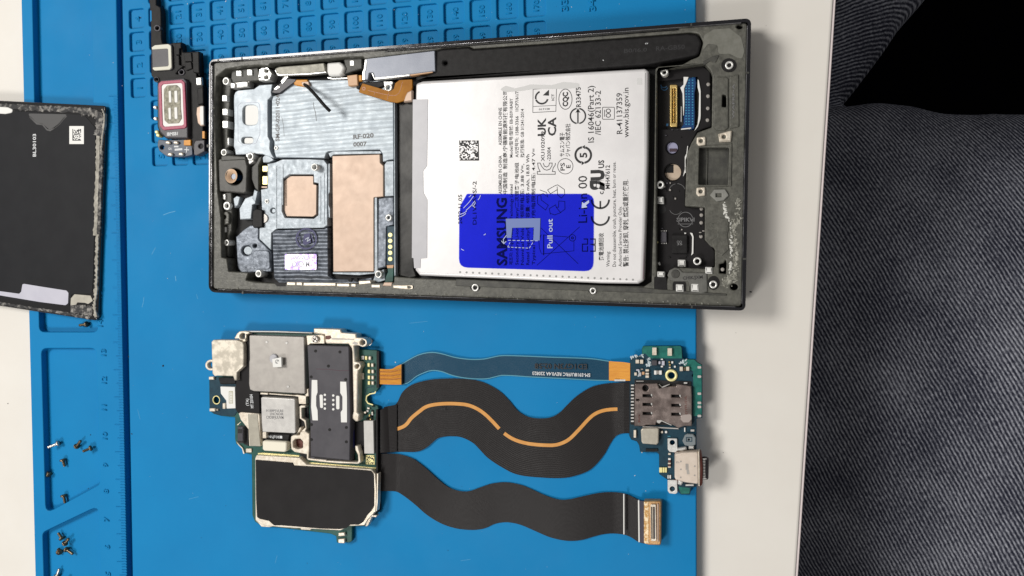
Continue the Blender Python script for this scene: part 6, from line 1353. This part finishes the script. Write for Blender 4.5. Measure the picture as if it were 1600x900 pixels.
# ------------------------------------------------------------------ screws in the tray
TRZ = -.25
def screw(tip, head, label, bright=False, lean=.0, z=TRZ, wide=4.2, long_=1.0):
    hb = Vector(P(head[0], head[1], z)); tb_ = Vector(P(tip[0], tip[1], z)); d = (tb_ - hb); d.z = 0
    Ls = d.length; d.normalize()
    s1 = .0235
    R = wide * s1 * 1.12; r = R * .52
    root = empty('screw', (hb.x, hb.y, z), label, 'screw', 'tiny screws lying in the mat trays')
    m = M_screws if bright else M_screw
    ax = Matrix.Rotation(math.atan2(d.y, d.x), 4, 'Z') @ Matrix.Rotation(radians(90 + lean), 4, 'Y')
    def lathe(prof, n=16):
        bm = bmesh.new(); rows = []
        for rr, zz in prof: rows.append([bm.verts.new((rr * cos(2 * pi * k / n), rr * sin(2 * pi * k / n), zz)) for k in range(n)])
        for a, b in zip(rows, rows[1:]):
            for k in range(n):
                f = bm.faces.new((a[k], a[(k + 1) % n], b[(k + 1) % n], b[k])); f.smooth = True
        bmesh.ops.recalc_face_normals(bm, faces=bm.faces)
        me = bpy.data.meshes.new('l'); bm.to_mesh(me); bm.free(); return me
    hh = R * .75
    head_m = lathe([(.0005, -.0), (R * .45, .0), (R * .5, .02), (R * .85, .0), (R, hh * .45), (R, hh * .8), (R * .8, hh), (r, hh)])
    prof = [(r, hh * .9)]
    z_ = hh; n_ = 7; Lq = max(Ls * long_ - hh, .08)
    for i in range(n_):
        prof += [(r, z_ + Lq * (i + .2) / n_), (r * .78, z_ + Lq * (i + .7) / n_)]
    prof += [(r * .7, z_ + Lq), (.0005, z_ + Lq + .01)]
    shaft = lathe(prof)
    lift = Matrix.Translation((hb.x, hb.y, z + R * 1.02))
    for me_, nm in ((head_m, 'head'), (shaft, 'shaft')):
        me_.transform(lift @ ax); link(nm, me_, m, root)
    slot = lathe([(R * .42, .004), (.0005, .006)], 8); slot.transform(lift @ ax); link('slot', slot, M_void, root)
screw((84, 697), (97, 691), 'bright silver screw, uppermost left in the middle tray', True, -22)
screw((132, 687), (123, 697.5), 'dark screw with its tip pointing up right, beside the ruler number ten', False, -8)
screw((138, 703.5), (147.5, 698.5), 'dark screw nearest the ruler in the middle tray, tip pointing left', False, -35)
screw((104.5, 728), (101.5, 716), 'dark screw standing tip down in the middle of the tray group', False, 5)
screw((74, 733), (82, 741.5), 'brown screw by the left wall of the middle tray', False, 0)
screw((105.5, 785), (103, 771.5), 'lone brown screw at the slanted lower end of the middle tray', False, 2)
screw((95, 831), (101.5, 841), 'topmost screw of the small pile in the lower tray', False, 0)
screw((111.5, 840), (104.5, 848.5), 'screw pointing up right in the small pile in the lower tray', False, 0, TRZ + .07)
screw((91, 857), (97.5, 862), 'screw with its dark head facing up at the foot of the pile', False, 30, TRZ, 4.6)
screw((118, 864), (106.5, 856), 'screw pointing down right in the small pile in the lower tray', False, 0, TRZ + .01)
screw((97, 887), (92, 900), 'left of two screws cut off by the lower edge of the photo', True, 0)
screw((113, 912), (108, 902), 'right of two screws cut off by the lower edge of the photo', False, 0)
screw((128, 508), (141, 506), 'dark screw half hidden under the lower corner of the rear cover', False, 0)

# ------------------------------------------------------------------ dust and grit on mat and table
def flecks(name, cs, z, m, kind_lab, seed=1):
    rnd = random.Random(seed); bm = bmesh.new()
    for (x, y, r, zz) in cs:
        q = P(x, y, zz); rr = r * .0203
        mtx = Matrix.Translation((q.x, q.y, zz + rr * .2)) @ Matrix.Rotation(rnd.uniform(0, pi), 4, 'Z') @ Matrix.Diagonal((rr * rnd.uniform(.7, 1.8), rr * rnd.uniform(.5, 1), rr * .5, 1))
        bmesh.ops.create_icosphere(bm, subdivisions=1, radius=1, matrix=mtx)
    me = bpy.data.meshes.new(name); bm.to_mesh(me); bm.free()
    return tag(link(name, me, m), kind_lab[0], kind_lab[1], kind='stuff')
rnd = random.Random(99)
cs = [(154, 97, 1.3, -.25), (140, 86, .7, -.25), (177, 98, .8, 0), (353, 2, 1.2, 0), (191, 134, .7, 0), (302, 4, .6, 0), (293, 6, .9, 0), (232, 208, .7, 0), (262, 435, 1, 0), (805, 62, .9, 0), (893, 11, .7, 0), (618, 566, 1.2, 0), (1009, 767, 1.1, .0), (992, 743, .8, 0)]
for _ in range(150):
    x = rnd.uniform(205, 1080); y = rnd.choice([rnd.uniform(0, 60), rnd.uniform(490, 900), rnd.uniform(300, 520)])
    cs.append((x, y, rnd.uniform(.25, .5), 0))
flecks('lint', cs, 0, M_dust, ('pale specks of lint scattered over the blue mat', 'lint'), 3)
cs = [(255, 571.5, 2.4, 0), (141.5, 679.5, 1.5, -.25), (206, 678, 1.2, 0), (138, 763, 1, -.25), (12.5, 630.5, 1.5, ZT), (1173, 456, 1.2, ZT), (1150, 520, .6, ZT), (201, 557, 1.2, 0), (1197, 40, .5, ZT), (1130, 707, .7, ZT), (315, 840, .7, 0), (700, 860, .7, 0), (480, 880, .6, 0), (353, 790, .6, 0)]
for _ in range(60): cs.append((rnd.uniform(60, 1080), rnd.choice([rnd.uniform(0, 60), rnd.uniform(500, 900)]), rnd.uniform(.2, .45), 0))
flecks('grit', cs, 0, M_dirt, ('dark specks of grit scattered over mat and table', 'grit'), 4)

rnd = random.Random(17); ink = Ink(CV + .018)
for i in range(12):
    for j in range(13):
        if i == 0 or j == 12 or rnd.random() < .45:
            x0 = 113.2 + i * 1.12; y0 = 201.6 + j * 1.4
            ink._face([P(x0, y0, ink.z), P(x0, y0 + 1.4, ink.z), P(x0 + 1.12, y0 + 1.4, ink.z), P(x0 + 1.12, y0, ink.z)])
ink.build('dot_code', M_ink, [o for o in cv.children if o.name.startswith('white_sticker')][0])
